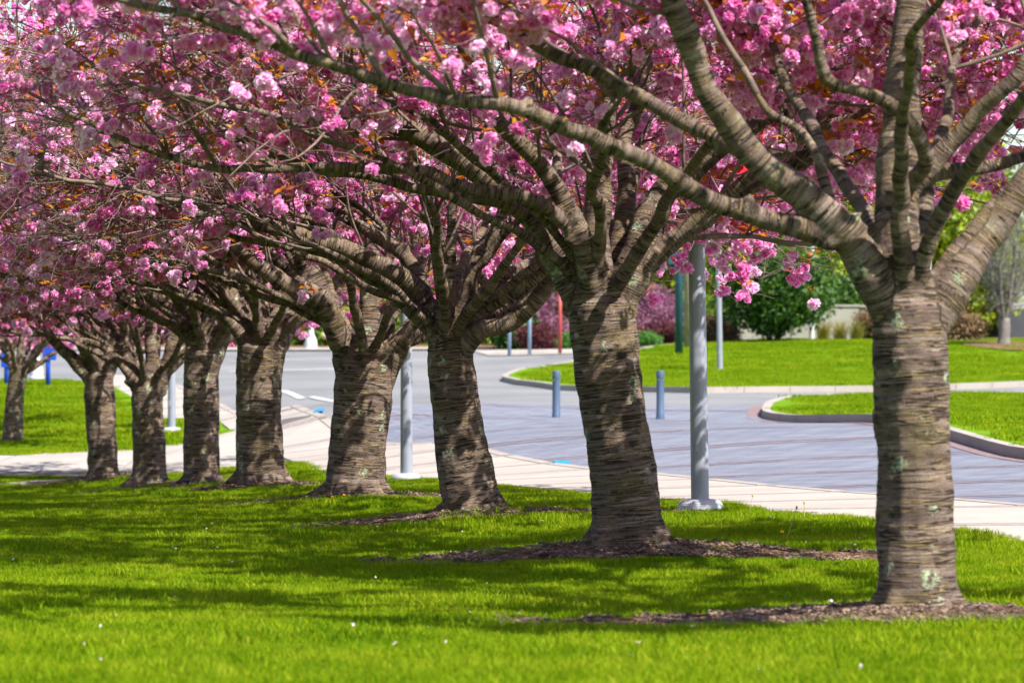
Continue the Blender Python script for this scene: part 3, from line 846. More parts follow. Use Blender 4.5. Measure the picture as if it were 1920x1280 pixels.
def cherry(idx, base, trunk, limbs, label, seed, voxel, zmin, n_front, n_clusters=3200, crown_r=5.2, sweep=4, hi_cap=900, rsweep=0, low_right=0.0):
    rg = np.random.default_rng(seed)
    d0 = base[2]; b = P(*base)
    root = empty('cherry_tree', tuple(b))
    tag(root, label, 'cherry tree', 'row of pink cherry trees')
    k = d0 / FPX
    sk = []                                  # (pts, rad) of the thick wood
    tp = np.array([np.append(P(x, y, d0), w * k / 2) for x, y, w in trunk])
    tp = np.concatenate(([np.append(tp[0, :3] - (0, 0, 0.12), tp[0, 3] * 1.12)], tp))
    sk.append(resample(tp, 0.06))
    crot = tp[-1, :3]
    for pts, w0, w1 in limbs:
        q = np.array([P(x, y, d0 + dz) for x, y, dz in pts])
        s = np.concatenate(([0], np.cumsum(np.linalg.norm(np.diff(q, axis=0), axis=1)))); s /= s[-1]
        r = (w0 + (w1 - w0) * s ** 0.8) * k / 2
        sk.append(resample(np.column_stack((q, r)), 0.06))
    # limbs that run towards and away from the lens, not traceable in the picture
    for az, el, L in n_front:
        a = R(az); p = crot + (0, 0, -0.08); e = R(el); pts = [np.append(p, 0.062)]
        st = L / 9
        for j in range(9):
            dr = np.array((math.cos(a) * math.cos(e), math.sin(a) * math.cos(e), math.sin(e)))
            p = p + dr * st; a += rg.normal(0, .10); e += (R(24) - e) * .22 + rg.normal(0, .07)
            pts.append(np.append(p, 0.062 * (1 - 0.78 * (j + 1) / 9)))
        sk.append(resample(np.array(pts), 0.06))
    for j in range(sweep + rsweep):
        a = R(180 + rg.uniform(-38, 38)) if j < sweep else R(rg.uniform(-30, 35)); e = R(rg.uniform(34, 62)); p = crot + (0, 0, rg.uniform(-.05, .15)); r_ = rg.uniform(.034, .048); pts = [np.append(p, r_)]
        L = rg.uniform(3.8, 5.2)
        for q_ in range(10):
            p = p + np.array((math.cos(a) * math.cos(e), math.sin(a) * math.cos(e), math.sin(e))) * L / 10
            a += rg.normal(0, .07); e += (R(rg.uniform(2, 20)) - e) * .25 + rg.normal(0, .06); pts.append(np.append(p, r_ * (1 - .68 * (q_ + 1) / 10)))
        sk.append(resample(np.array(pts), 0.06))
    # crooked growth: slow kinks along every limb
    for i_ in range(1, len(sk)):
        q = sk[i_]; u_ = np.arange(len(q)) * 0.06; env = np.clip(u_ / .6, 0, 1)
        for ax in range(3):
            q[:, ax] += env * ((vnoise(np.column_stack((u_ * 2.3, u_ * 0 + i_ * 3.7, u_ * 0 + ax * 5.1)), seed) - .5) * .085 + (vnoise(np.column_stack((u_ * 6.5, u_ * 0 + i_ * 1.7, u_ * 0 + ax * 2.1)), seed + 9) - .5) * .028)
        q[:, 3] *= 1 + .16 * (vnoise(np.column_stack((u_ * 5, u_ * 0 + i_, u_ * 0)), seed + 4) - .5)
    # --- thick wood: union of tubes, voxel remeshed into one skin, then split back into trunk and limbs
    m_ = MB()
    for q in sk:
        thick = q[q[:, 3] > 0.020] if len(q[q[:, 3] > 0.020]) >= 3 else q[:3]
        m_.tube(thick[:, :3], thick[:, 3], 14)
    # pruning stubs on the limbs
    for j in range(9):
        q = sk[int(rg.integers(1, len(sk)))]; i_ = int(len(q) * rg.uniform(.12, .6)); t_ = q[min(i_ + 1, len(q) - 1), :3] - q[i_ - 1, :3]; t_ /= np.linalg.norm(t_)
        v_ = rg.normal(size=3); v_[1] -= .5; v_ -= t_ * v_.dot(t_); v_ /= np.linalg.norm(v_); rr_ = q[i_, 3]
        if rr_ > .024: m_.tube([q[i_, :3], q[i_, :3] + v_ * rr_ * 1.05, q[i_, :3] + (v_ + t_ * .4) * (rr_ + .035)], [rr_ * .75, rr_ * .62, rr_ * .5], 10)
    # root flare toes
    r0 = tp[1, 3]
    for j in range(6):
        a = j * 1.05 + rg.uniform(-.3, .3); L = r0 * rg.uniform(1.3, 1.9)
        f = np.array([b + (math.cos(a) * r0 * .55, math.sin(a) * r0 * .55, .20), b + (math.cos(a) * r0 * .95, math.sin(a) * r0 * .95, .055), b + (math.cos(a) * L, math.sin(a) * L, -.05)])
        m_.tube(resample(f, .05), np.linspace(r0 * .32, r0 * .12, len(resample(f, .05))), 10)
    # knots where limbs were cut
    for j in range(2):
        q = sk[0]; s_ = q[int(len(q) * rg.uniform(.55, .9))]; a = rg.uniform(-2.6, -0.5)
        dr = np.array((math.cos(a), math.sin(a), .25))
        m_.tube([s_[:3] + dr * s_[3] * .5, s_[:3] + dr * s_[3] * .98, s_[:3] + dr * (s_[3] + .02)], [.06, .055, .04], 10)
    tmp = bpy.data.objects.new('tmp', m_.mesh('tmp')); COL.objects.link(tmp)
    rm = tmp.modifiers.new('r', 'REMESH'); rm.mode = 'VOXEL'; rm.voxel_size = voxel; rm.use_smooth_shade = True
    sm = tmp.modifiers.new('s', 'SMOOTH'); sm.factor = 0.5; sm.iterations = 5
    me = bpy.data.meshes.new_from_object(tmp.evaluated_get(bpy.context.evaluated_depsgraph_get()))
    bpy.data.objects.remove(tmp)
    nv = len(me.vertices); co = np.empty(nv * 3, np.float32); me.vertices.foreach_get('co', co); co = co.reshape(-1, 3).astype(float)
    nm = np.empty(nv * 3, np.float32); me.vertex_normals.foreach_get('vector', nm); nm = nm.reshape(-1, 3).astype(float)
    SP = np.concatenate([q[:, :3] for q in sk]); SR = np.concatenate([q[:, 3] for q in sk]); SI = np.concatenate([np.full(len(q), i) for i, q in enumerate(sk)])
    SA = np.concatenate([np.arange(len(q)) * 0.06 + i * 7.3 for i, q in enumerate(sk)])
    ST = np.concatenate([np.gradient(q[:, :3], axis=0) for q in sk]); ST /= np.linalg.norm(ST, axis=1)[:, None] + 1e-9
    near = np.empty(nv, int)
    for i in range(0, nv, 4000):
        dd = np.sqrt(((co[i:i + 4000, None] - SP[None]) ** 2).sum(-1)) - SR[None]
        near[i:i + 4000] = dd.argmin(1)
    along = SA[near] + ((co - SP[near]) * ST[near]).sum(1)
    rad = SR[near]
    # bark relief: rows of lenticels and slow lumps
    nz1 = vnoise(np.column_stack((co[:, :2] * 5, along * 17)), seed) - .5
    nz2 = vnoise(np.column_stack((co[:, :2] * 14, along * 42)), seed + 1) - .5
    nz3 = vnoise(co * 4.5, seed + 2) - .5
    amp = np.clip(rad / 0.2, .15, 1)
    co = co + nm * ((nz1 * .012 + nz2 * .008 + nz3 * .040) * amp)[:, None]
    me.vertices.foreach_set('co', co.astype(np.float32).reshape(-1))
    a = me.attributes.new('along', 'FLOAT', 'POINT'); a.data.foreach_set('value', along.astype(np.float32))
    a = me.attributes.new('limbrad', 'FLOAT', 'POINT'); a.data.foreach_set('value', rad.astype(np.float32))
    me.update()
    nm = np.empty(nv * 3, np.float32); me.vertex_normals.foreach_get('vector', nm); nm = nm.reshape(-1, 3)
    owner = SI[near]
    nf = len(me.polygons); ls = np.empty(nf, np.int32); me.polygons.foreach_get('loop_start', ls); lt = np.empty(nf, np.int32); me.polygons.foreach_get('loop_total', lt)
    li = np.empty(len(me.loops), np.int32); me.loops.foreach_get('vertex_index', li)
    fo = owner[li[ls]]
    FV = li[ls[:, None] + np.arange(4)[None]] if (lt == 4).all() else None
    if FV is not None:                       # stray islands of a limb join the piece that surrounds them
        key = FV.astype(np.int64) * len(sk) + fo[:, None]
        u_, inv_ = np.unique(key, return_inverse=True); inv_ = inv_.reshape(-1, 4)
        Lb = np.arange(len(u_))
        for _ in range(400):
            old = Lb.copy(); mn = Lb[inv_].min(1)
            for c_ in range(4): np.minimum.at(Lb, inv_[:, c_], mn)
            Lb = Lb[Lb]
            if (Lb == old).all(): break
        fl = Lb[inv_[:, 0]]
        for part in range(len(sk)):
            f_ = np.nonzero(fo == part)[0]
            if not len(f_): continue
            cl, cn = np.unique(fl[f_], return_counts=True)
            for c_ in cl[np.argsort(cn)[:-1]]:
                g_ = f_[fl[f_] == c_]; nb = np.isin(FV, FV[g_]).any(1) & (fo != part)
                if nb.any(): fo[g_] = np.bincount(fo[nb]).argmax()
    for part in range(len(sk)):
        sel = np.nonzero(fo == part)[0]
        if len(sel) < 4: continue
        q4 = sel[lt[sel] == 4]
        F = li[ls[q4][:, None] + np.arange(4)[None]]
        u, inv = np.unique(F, return_inverse=True)
        pm = MB(); pm.add(co[u], quads=inv.reshape(-1, 4))
        o = pm.build('trunk' if part == 0 else 'limb', M['bark'], root, smooth=True)
        o.data.attributes.new('along', 'FLOAT', 'POINT').data.foreach_set('value', along[u].astype(np.float32))
        o.data.attributes.new('limbrad', 'FLOAT', 'POINT').data.foreach_set('value', rad[u].astype(np.float32))
        if len(o.data.vertices) == len(u): o.data.normals_split_custom_set_from_vertices([tuple(x) for x in nm[u]])
    bpy.data.meshes.remove(me)
    # --- finer wood
    br = MB(); tw = MB(); spots = []
    C = np.array((crot[0], crot[1], 0))
    def wander(p, dr, L, r, n, lift, wig):
        pts = [np.append(p, r)]
        for j in range(n):
            dr = dr + rg.normal(0, wig, 3) + np.array((0, 0, lift)); dr /= np.linalg.norm(dr)
            p = p + dr * L / n
            pts.append(np.append(p, r * (1 - .75 * (j + 1) / n)))
        return np.array(pts)
    def ok(p):
        dz = p[2] - b[2]; h = math.hypot(p[0] - C[0], p[1] - C[1])
        zr = zmin + 1.0 * max(0.0, 1 - h / 2.4) - (0.25 if h > 3 else 0.0)
        if low_right and p[0] > C[0] + 1.1: zr -= low_right
        return dz > zr and dz < 7.8 and h < crown_r and (h / crown_r) ** 2 + (max(0, dz - 3.6) / 4.2) ** 2 < 1.05
    def side_dir(t, ang, up):
        v = rg.normal(size=3); v -= t * v.dot(t); v /= np.linalg.norm(v)
        d = t * math.cos(ang) + v * math.sin(ang); d[2] = d[2] * .75 + up
        return d / np.linalg.norm(d)
    lvl2 = []
    main = sk[1:]
    for q in main:
        n = len(q)
        thin = q[q[:, 3] <= 0.024]
        if len(thin) >= 3: br.tube(thin[:, :3], thin[:, 3], 7)
        tip = q[-1]; t = q[-1, :3] - q[-4, :3]; t /= np.linalg.norm(t)
        e = wander(tip[:3], t, rg.uniform(.8, 1.5), tip[3], 8, .02, .10)
        br.tube(e[:, :3], e[:, 3], 6); lvl2.append(e)
        s = int(1.15 / .06)
        while s < n - 1:
            t = q[min(s + 1, n - 1), :3] - q[s - 1, :3]; t /= np.linalg.norm(t)
            for _ in range(2):
                dr = side_dir(t, R(rg.uniform(32, 68)), rg.uniform(-.05, .35))
                L = rg.uniform(.8, 2.1); r = min(q[s, 3] * .55, rg.uniform(.011, .022))
                e = wander(q[s, :3], dr, L, r, 9, .015, .11)
                if ok(e[-1]) and ok(e[len(e) // 2]):
                    br.tube(e[:, :3], e[:, 3], 6); lvl2.append(e)
            s += int(rg.integers(4, 8))
    lvl3 = []
    for e in lvl2:
        for j in range(1, len(e)):
            for _ in range(2):
                if rg.uniform() < .30: continue
                t = e[j, :3] - e[j - 1, :3]; t /= np.linalg.norm(t)
                dr = side_dir(t, R(rg.uniform(35, 80)), rg.uniform(-.15, .3))
                f = wander(e[j, :3], dr, rg.uniform(.25, .85), max(.0042, e[j, 3] * .45), 5, .0, .16)
                if not ok(f[-1]): continue
                tw.tube(f[:, :3], np.maximum(f[:, 3], .0026), 4, cap=False); lvl3.append(f)
    for f in lvl3:
        for j in range(1, len(f)):
            if rg.uniform() < .62: spots.append(f[j, :3])
        if rg.uniform() < .4:
            t = f[3, :3] - f[2, :3]; t /= np.linalg.norm(t)
            h = wander(f[3, :3], side_dir(t, R(55), -.1), rg.uniform(.12, .3), .003, 3, -.05, .2)
            tw.tube(h[:, :3], np.maximum(h[:, 3], .002), 3, cap=False); spots.append(h[-1, :3])
    if br.n: tag(br.build('branches', M['twig'], root, smooth=True), kind='stuff')
    if tw.n: tag(tw.build('twigs', M['twig'], root), kind='stuff')
    spots = np.array(spots)
    # the lower crown is thin, the sunny upper crown (above the frame) full of flowers
    up = (640 - (spots[:, 2] - CAMH) * FPX / spots[:, 1]) < -40
    low = spots[~up]; hi = spots[up]
    front = (low[:, 1] < b[1] - .7) & (low[:, 2] - b[2] < 4.0)
    front &= low[:, 0] < b[0] + 1.1
    low = low[~front | (rg.uniform(0, 1, len(low)) < .4)]
    if len(low) > n_clusters: low = low[rg.permutation(len(low))[:n_clusters]]
    if len(hi) > hi_cap: hi = hi[rg.permutation(len(hi))[:hi_cap]]
    spots = np.concatenate((low, hi))
    n = len(spots)
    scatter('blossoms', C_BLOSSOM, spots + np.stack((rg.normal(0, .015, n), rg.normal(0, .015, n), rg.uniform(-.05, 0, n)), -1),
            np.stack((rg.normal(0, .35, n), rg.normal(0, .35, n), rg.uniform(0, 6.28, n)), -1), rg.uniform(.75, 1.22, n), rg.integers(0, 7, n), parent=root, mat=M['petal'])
    lv = spots[rg.permutation(n)[:int(n * .95)]]; n2 = len(lv)
    scatter('leaves', C_BRONZE, lv + np.stack((rg.normal(0, .02, n2), rg.normal(0, .02, n2), rg.uniform(0.01, .08, n2)), -1),
            np.stack((rg.normal(0, .4, n2), rg.normal(0, .4, n2), rg.uniform(0, 6.28, n2)), -1), rg.uniform(.7, 1.4, n2), rg.integers(0, 6, n2), parent=root, mat=M['bronze'])
    print('cherry', idx, 'clusters', n, 'branches', len(lvl2), 'twigs', len(lvl3), 'verts', nv)
    return root

T = TREE_BASE
cherry(0, T[0], [(1722, 1160, 164), (1721, 1125, 156), (1718, 1000, 150), (1711, 800, 144), (1706, 650, 146), (1703, 570, 132)], [
    ([(1703, 610, 0), (1690, 450, 0), (1690, 300, .1), (1690, 150, .2), (1705, 0, .3), (1720, -160, .3)], 112, 45),
    ([(1685, 620, 0), (1632, 520, -.1), (1565, 430, -.15), (1470, 330, -.25), (1390, 240, -.3), (1310, 130, -.4), (1262, 10, -.5), (1230, -120, -.6)], 84, 40),
    ([(1565, 440, -.15), (1450, 420, -.3), (1300, 345, -.5), (1150, 275, -.6), (1000, 222, -.7), (800, 185, -.8), (620, 133, -.9), (420, 60, -1.0), (260, 5, -1.1)], 44, 18),
    ([(1490, 350, -.25), (1380, 285, .0), (1250, 215, .2), (1100, 130, .4), (960, 65, .5), (820, 10, .6)], 40, 22),
    ([(1728, 630, 0), (1785, 545, 0), (1850, 450, .1), (1920, 350, .1), (2010, 250, .1), (2140, 130, .1)], 82, 36),
    ([(1700, 360, .05), (1760, 290, 0), (1830, 210, -.1), (1920, 115, -.2), (2030, 20, -.2)], 44, 24),
    ([(1700, 350, .1), (1770, 318, .2), (1850, 300, .3), (1960, 265, .4), (2080, 220, .4)], 38, 20),
    ([(1700, 350, 0), (1738, 300, -.25), (1690, 215, -.4), (1620, 175, -.5), (1550, 150, -.5), (1520, 50, -.6), (1490, -60, -.7)], 34, 18),
    ([(1575, 445, -.12), (1548, 360, 0), (1500, 250, .1), (1440, 205, .1), (1390, 130, .2)], 28, 14)],
    'nearest cherry tree, out of focus, its trunk closest to the right edge', 11, 0.016, 3.45,
    [(-100, 60, 3.4), (-60, 58, 3.6), (70, 55, 4.0), (110, 55, 4.0), (10, 52, 3.6)], 850, sweep=0, hi_cap=2000)
cherry(1, T[1], [(1182, 1040, 152), (1180, 1015, 138), (1170, 900, 126), (1152, 780, 124), (1138, 680, 128), (1128, 600, 132), (1125, 565, 124)], [
    ([(1105, 600, 0), (1050, 485, 0), (990, 410, .1), (900, 330, .2), (800, 262, .3), (700, 222, .3), (600, 200, .3), (520, 140, .4), (430, 80, .5)], 68, 24),
    ([(1118, 570, -.1), (1090, 440, -.3), (1035, 335, -.4), (970, 265, -.5), (925, 215, -.6), (880, 120, -.7)], 50, 24),
    ([(1130, 590, 0), (1118, 430, .1), (1125, 280, .2), (1140, 120, .2), (1140, -20, .2)], 64, 34),
    ([(1150, 600, 0), (1200, 455, 0), (1235, 370, .1), (1300, 320, .2), (1400, 240, .3), (1500, 180, .4)], 82, 28),
    ([(1140, 570, .15), (1165, 430, .3), (1175, 300, .5), (1195, 180, .7), (1230, 60, .8)], 50, 24),
    ([(1088, 440, -.3), (1000, 385, -.5), (900, 352, -.6), (760, 322, -.7), (640, 318, -.7), (430, 318, -.8), (330, 300, -.8), (200, 250, -.9)], 32, 13),
    ([(1060, 500, 0), (980, 405, -.2), (880, 375, -.2), (760, 345, -.3), (640, 325, -.3), (520, 290, -.3)], 32, 14),
    ([(1215, 440, .1), (1290, 446, .6), (1400, 440, .9), (1500, 462, 1.1), (1570, 462, 1.3)], 15, 8)],
    'leaning cherry tree with green lichen rosettes, second from the right', 23, 0.017, 2.85,
    [(-95, 55, 3.8), (-50, 50, 4.2), (75, 50, 4.0), (115, 50, 4.0), (15, 42, 4.6), (-12, 46, 4.6)], 1550, sweep=4, hi_cap=1300, rsweep=3, low_right=.22)
cherry(2, T[2], [(888, 975, 122), (887, 950, 112), (877, 900, 106), (860, 800, 95), (847, 700, 90), (842, 650, 86)], [
    ([(830, 660, 0), (800, 570, 0), (750, 520, -.1), (680, 482, -.2), (600, 450, -.3), (440, 402, -.5), (330, 365, -.6), (230, 320, -.7), (100, 300, -.8)], 48, 13),
    ([(838, 660, 0), (825, 540, -.1), (815, 440, -.2), (790, 340, -.2), (760, 220, -.3)], 40, 18),
    ([(852, 660, 0), (880, 540, .1), (905, 465, .2), (935, 420, .2), (960, 330, .3)], 44, 20),
    ([(858, 650, .1), (920, 540, .4), (1000, 495, .6), (1080, 440, .8), (1150, 380, 1)], 42, 20),
    ([(860, 665, -.05), (905, 617, -.2), (960, 602, -.2), (1010, 555, -.2), (1050, 490, -.2), (1090, 420, -.2)], 42, 22),
    ([(836, 650, -.1), (845, 540, -.3), (850, 440, -.4), (870, 330, -.5)], 32, 16),
    ([(802, 575, 0), (770, 490, .2), (700, 440, .3), (600, 395, .4), (480, 330, .5), (400, 240, .6)], 34, 13)],
    'cherry tree third from the right, with a low S-shaped limb reaching right', 37, 0.018, 2.45,
    [(-95, 52, 3.8), (-60, 50, 3.6), (80, 48, 4.0), (120, 48, 4.0), (35, 36, 4.6), (0, 38, 4.8), (-25, 46, 4.6), (180, 50, 4.8)], 2200, sweep=6, rsweep=4, low_right=.08, hi_cap=800)
cherry(3, T[3], [(668, 940, 122), (668, 915, 116), (670, 850, 110), (680, 750, 112), (686, 680, 110)], [
    ([(662, 710, 0), (628, 610, 0), (590, 530, 0), (560, 460, 0), (530, 390, .1), (500, 300, .1)], 60, 26),
    ([(690, 700, 0), (690, 560, 0), (700, 440, .1), (705, 340, .1)], 54, 24),
    ([(712, 720, 0), (760, 630, 0), (800, 590, .2), (860, 540, .4), (930, 470, .5)], 54, 20),
    ([(640, 650, -.1), (600, 560, -.3), (520, 520, -.4), (440, 465, -.5), (380, 410, -.6), (320, 340, -.7), (250, 290, -.8)], 48, 16),
    ([(700, 690, .15), (740, 560, .4), (770, 480, .6), (790, 380, .7)], 38, 18)],
    'sunlit cherry tree fourth from the right, its thick trunk crossed by a branch shadow', 41, 0.019, 2.3,
    [(-95, 50, 3.8), (-60, 50, 3.6), (80, 45, 4.0), (120, 45, 4.0), (10, 32, 4.8), (-25, 42, 4.8), (165, 50, 4.8), (195, 60, 4.8), (180, 68, 4.6)], 2300, sweep=6, rsweep=3, low_right=.2, hi_cap=700)
cherry(4, T[4], [(490, 918, 106), (489, 898, 97), (486, 850, 90), (486, 720, 88), (492, 650, 94)], [
    ([(472, 660, 0), (440, 580, 0), (415, 510, -.1), (370, 480, -.2), (250, 455, -.3), (130, 435, -.4), (0, 420, -.5)], 44, 13),
    ([(465, 650, -.1), (420, 590, -.2), (340, 545, -.3), (270, 522, -.4), (150, 530, -.4), (40, 528, -.5), (-40, 495, -.6)], 26, 12),
    ([(510, 660, 0), (545, 600, 0), (580, 550, .1), (630, 480, .2), (660, 400, .3)], 52, 20),
    ([(490, 650, .1), (480, 540, .2), (470, 440, .3), (440, 340, .3)], 44, 18),
    ([(480, 650, 0), (450, 540, .3), (400, 450, .5), (340, 380, .7)], 38, 14)],
    'dark fissured cherry tree fifth from the right, left of the sunlit thick trunk', 53, 0.02, 2.3,
    [(-95, 50, 3.8), (-60, 45, 3.8), (80, 45, 4.0), (120, 45, 4.0), (20, 38, 4.4), (-20, 45, 4.4), (165, 42, 4.6), (195, 58, 4.8), (170, 66, 4.8), (250, 66, 4.6)], 2800, sweep=5, hi_cap=600)
cherry(5, T[5], [(378, 918, 76), (378, 898, 70), (378, 800, 68), (379, 700, 68), (384, 660, 72)], [
    ([(370, 670, 0), (355, 590, 0), (320, 540, -.1), (260, 500, -.2), (180, 480, -.3)], 38, 12),
    ([(385, 660, 0), (390, 560, 0), (380, 470, .1)], 38, 14),
    ([(400, 670, 0), (430, 600, .1), (470, 560, .2), (520, 500, .3)], 40, 14)],
    'cherry tree sixth from the right, dark straight trunk beside the fissured one', 61, 0.022, 2.3,
    [(-95, 50, 3.8), (-50, 40, 3.8), (80, 45, 4.0), (120, 45, 4.0), (20, 38, 4.4), (-20, 45, 4.4), (165, 42, 4.6), (195, 58, 4.8), (170, 66, 4.8), (250, 66, 4.6)], 2800, sweep=5, hi_cap=600)
cherry(6, T[6], [(281, 918, 74), (280, 898, 67), (280, 850, 63), (276, 760, 60), (275, 722, 60)], [
    ([(264, 740, 0), (243, 675, 0), (236, 600, 0), (225, 540, 0), (190, 480, -.1)], 32, 12),
    ([(280, 730, 0), (284, 640, 0), (285, 560, 0), (290, 480, .1)], 32, 12),
    ([(292, 735, 0), (325, 655, 0), (352, 590, .1), (345, 540, .1), (320, 500, .2)], 38, 14),
    ([(258, 725, -.1), (200, 655, -.2), (140, 635, -.3), (70, 628, -.4), (0, 612, -.5)], 19, 9)],
    'cherry tree with several hooked upright limbs, seventh from the right', 71, 0.024, 2.3,
    [(-95, 45, 3.8), (-50, 40, 3.8), (80, 45, 4.0), (120, 45, 4.0), (20, 38, 4.4), (-20, 45, 4.4), (165, 42, 4.6), (195, 58, 4.8), (170, 66, 4.8), (250, 66, 4.6)], 2800, sweep=5, hi_cap=600)
cherry(7, T[7], [(195, 905, 63), (194, 888, 59), (190, 800, 56), (186, 720, 58), (186, 700, 56)], [
    ([(175, 720, 0), (130, 665, 0), (90, 625, 0), (40, 585, -.1), (-30, 540, -.2)], 30, 11),
    ([(186, 710, 0), (178, 640, 0), (165, 570, 0), (150, 500, .1)], 30, 11),
    ([(198, 712, 0), (225, 640, .1), (240, 570, .1), (250, 500, .2)], 28, 11)],
    'cherry tree eighth from the right, standing nearest the cross path', 83, 0.025, 2.25,
    [(-95, 45, 3.8), (-50, 40, 3.8), (80, 45, 4.0), (120, 45, 4.0), (20, 38, 4.4), (-20, 45, 4.4), (165, 42, 4.6), (195, 58, 4.8), (170, 66, 4.8), (250, 66, 4.6)], 2800, sweep=5, hi_cap=600)
cherry(8, T[8], [(24, 838, 46), (24, 822, 39), (28, 750, 35), (34, 698, 36)], [
    ([(30, 710, 0), (10, 650, 0), (-30, 610, 0), (-90, 580, 0)], 18, 8),
    ([(34, 705, 0), (40, 630, 0), (45, 560, .1)], 18, 8),
    ([(38, 710, 0), (65, 660, .1), (110, 630, .2), (150, 590, .3)], 18, 8)],
    'slender dark cherry tree on the back lawn beyond the cross path', 97, 0.028, 1.9,
    [(-95, 40, 3.6), (-50, 35, 3.8), (80, 45, 4.0), (120, 45, 4.0), (20, 30, 3.8)], 2600)
cherry(9, T[9], [(-64, 818, 40), (-64, 800, 34), (-62, 740, 31), (-60, 690, 32)], [
    ([(-60, 700, 0), (-30, 650, 0), (20, 620, 0), (70, 590, 0)], 16, 8),
    ([(-60, 700, 0), (-70, 630, 0), (-75, 560, .1)], 16, 8)],
    'farthest cherry tree, only its crown entering at the left edge', 103, 0.03, 1.9,
    [(-80, 40, 3.6), (-20, 35, 3.8), (60, 40, 4.0), (20, 30, 3.8)], 2400)

# ------------------------------------------------------------------ street furniture
def lamp(x, y, d, w_top, w_bot, collar_w, ytop, label, mat, lean=0.0, group='lamp posts along the walk', bell=False, banner=False):
    k = d / FPX; b = P(x, y, d); b[2] = hz(b[0], b[1]) + 0.02
    root = empty('lamp_post', tuple(b)); tag(root, label, 'lamp post', group)
    H = (y - ytop) * k
    m_ = MB(); rb, rt = w_bot * k / 2, w_top * k / 2
    n = 14; z = np.linspace(0, H, n)
    m_.tube(np.column_stack((b[0] - np.tan(lean) * z, np.full(n, b[1]), b[2] + z)), rb + (rt - rb) * z / H, 28)
    smooth_by_angle(m_.build('pole', mat, root))
    m_ = MB(); m_.box(b + (-rb * .25, -rb * .985, .62), (.03, .004, .06), bev=.002); m_.build('access_cover', mat, root)
    rc = collar_w * k / 2
    m_ = MB()
    if bell:
        m_.lathe(b, [(rc * 1.15, -.05), (rc * 1.15, .06), (rc, .08), (rc * .98, .25), (rc * .8, .42), (rc * .5, .56), (rb * 1.1, .68), (rb * 1.02, .72)], 28)
    else:
        m_.lathe(b, [(rc, -.08), (rc, .055), (rc * .985, .075), (rc * .95, .082), (rc * .95, .088), (rc * .90, .10), (rc * .80, .118), (rb * 1.25, .126), (rb * 1.02, .128)], 32)
    smooth_by_angle(m_.build('collar', M['collar'] if not bell else mat, root), 30)
    # cobra arm and lamp head high above the crown
    top = np.array((b[0] - math.tan(lean) * H, b[1], b[2] + H))
    m_ = MB(); m_.tube([top - (0, 0, .05), top + (0, 0, .25), top + (.25, 0, .45), top + (.7, 0, .52)], [rt * .8, rt * .7, rt * .6, rt * .55], 12)
    m_.build('arm', mat, root, smooth=True)
    m_ = MB(); m_.box(top + (.98, 0, .52), (.32, .15, .06), bev=.03); m_.build('lamp_head', mat, root)
    if banner:
        zc = b[2] + (y - 455) * k; px_ = b[0] - math.tan(lean) * (zc - b[2])
        for zz, nmz in ((zc, 0), (zc + 1.02, 1)):
            xx = b[0] - math.tan(lean) * (zz - b[2])
            m_ = MB(); m_.lathe((xx, b[1], zz - .03), [(rb * .99, 0), (rb * 1.16, 0), (rb * 1.16, .022), (rb * .99, .022)], 24)
            m_.lathe((xx, b[1], zz + .02), [(rb * .99, 0), (rb * 1.16, 0), (rb * 1.16, .018), (rb * .99, .018)], 24)
            m_.build('clamp', M['steel'], root)
            m_ = MB(); m_.tube([(xx + rb, b[1], zz), (xx + rb + .08, b[1], zz), (xx + rb + .56, b[1], zz + .01)], [.018, .012, .010], 10); m_.build('banner_arm', M['steel'], root)
        m_ = MB(); nu, nvv = 14, 16; vv = []
        for i in range(nu):
            for j in range(nvv):
                u, v = i / (nu - 1), j / (nvv - 1)
                vv.append((px_ + rb + .05 + u * .52 - .015 * v, b[1] + .03 * math.sin(u * 5 + v * 3) * (1 - abs(2 * v - 1)) + .02 * u, zc + .012 + v * 1.0))
        a = (np.arange(nu - 1)[:, None] * nvv + np.arange(nvv - 1)[None]).ravel()
        m_.add(vv, quads=np.stack((a, a + nvv, a + nvv + 1, a + 1), -1))
        bo = m_.build('banner', M['banner'], root, smooth=True)
        sd = bo.modifiers.new('thick', 'SOLIDIFY'); sd.thickness = 0.003
        bo['label'] = 'red cloth banner'
    return root
lamp(1313, 962, 34.0, 27, 34, 86, -420, 'grey lamp post with a red banner, between the two nearest trees', M['pole'], R(.8), banner=True)
lamp(762, 907, 50.0, 17, 23, 58, -150, 'grey lamp post on the grass right of the thick sunlit trunk', M['pole'])
lamp(322, 812, 77.0, 11, 15, 38, 60, 'grey lamp post on the back lawn between the left trunks', M['pole'])
lamp(1350, 716, 112.0, 8, 11, 27, 120, 'slim pale lamp post standing on the sloping grass island', M['pole'], R(.8), group='lamp posts beyond the plaza')
lamp(1522, 641, 133.0, 7, 10, 22, 140, 'white lamp post in front of the concrete wall', M['polewhite'], group='lamp posts beyond the plaza')
lamp(1741, 655, 122.0, 8, 10, 22, 100, 'white lamp post seen in the fork of the nearest cherry', M['polewhite'], group='lamp posts beyond the plaza')
lamp(583, 655, 141.0, 8, 10, 24, 200, 'white bell-based lamp post beyond the road, between two trunks', M['polewhite'], group='lamp posts beyond the plaza', bell=True)
lamp(68, 716, 114.0, 8, 11, 26, 200, 'white bell-based lamp post behind the back lawn by the blue signs', M['polewhite'], group='lamp posts beyond the plaza', bell=True)

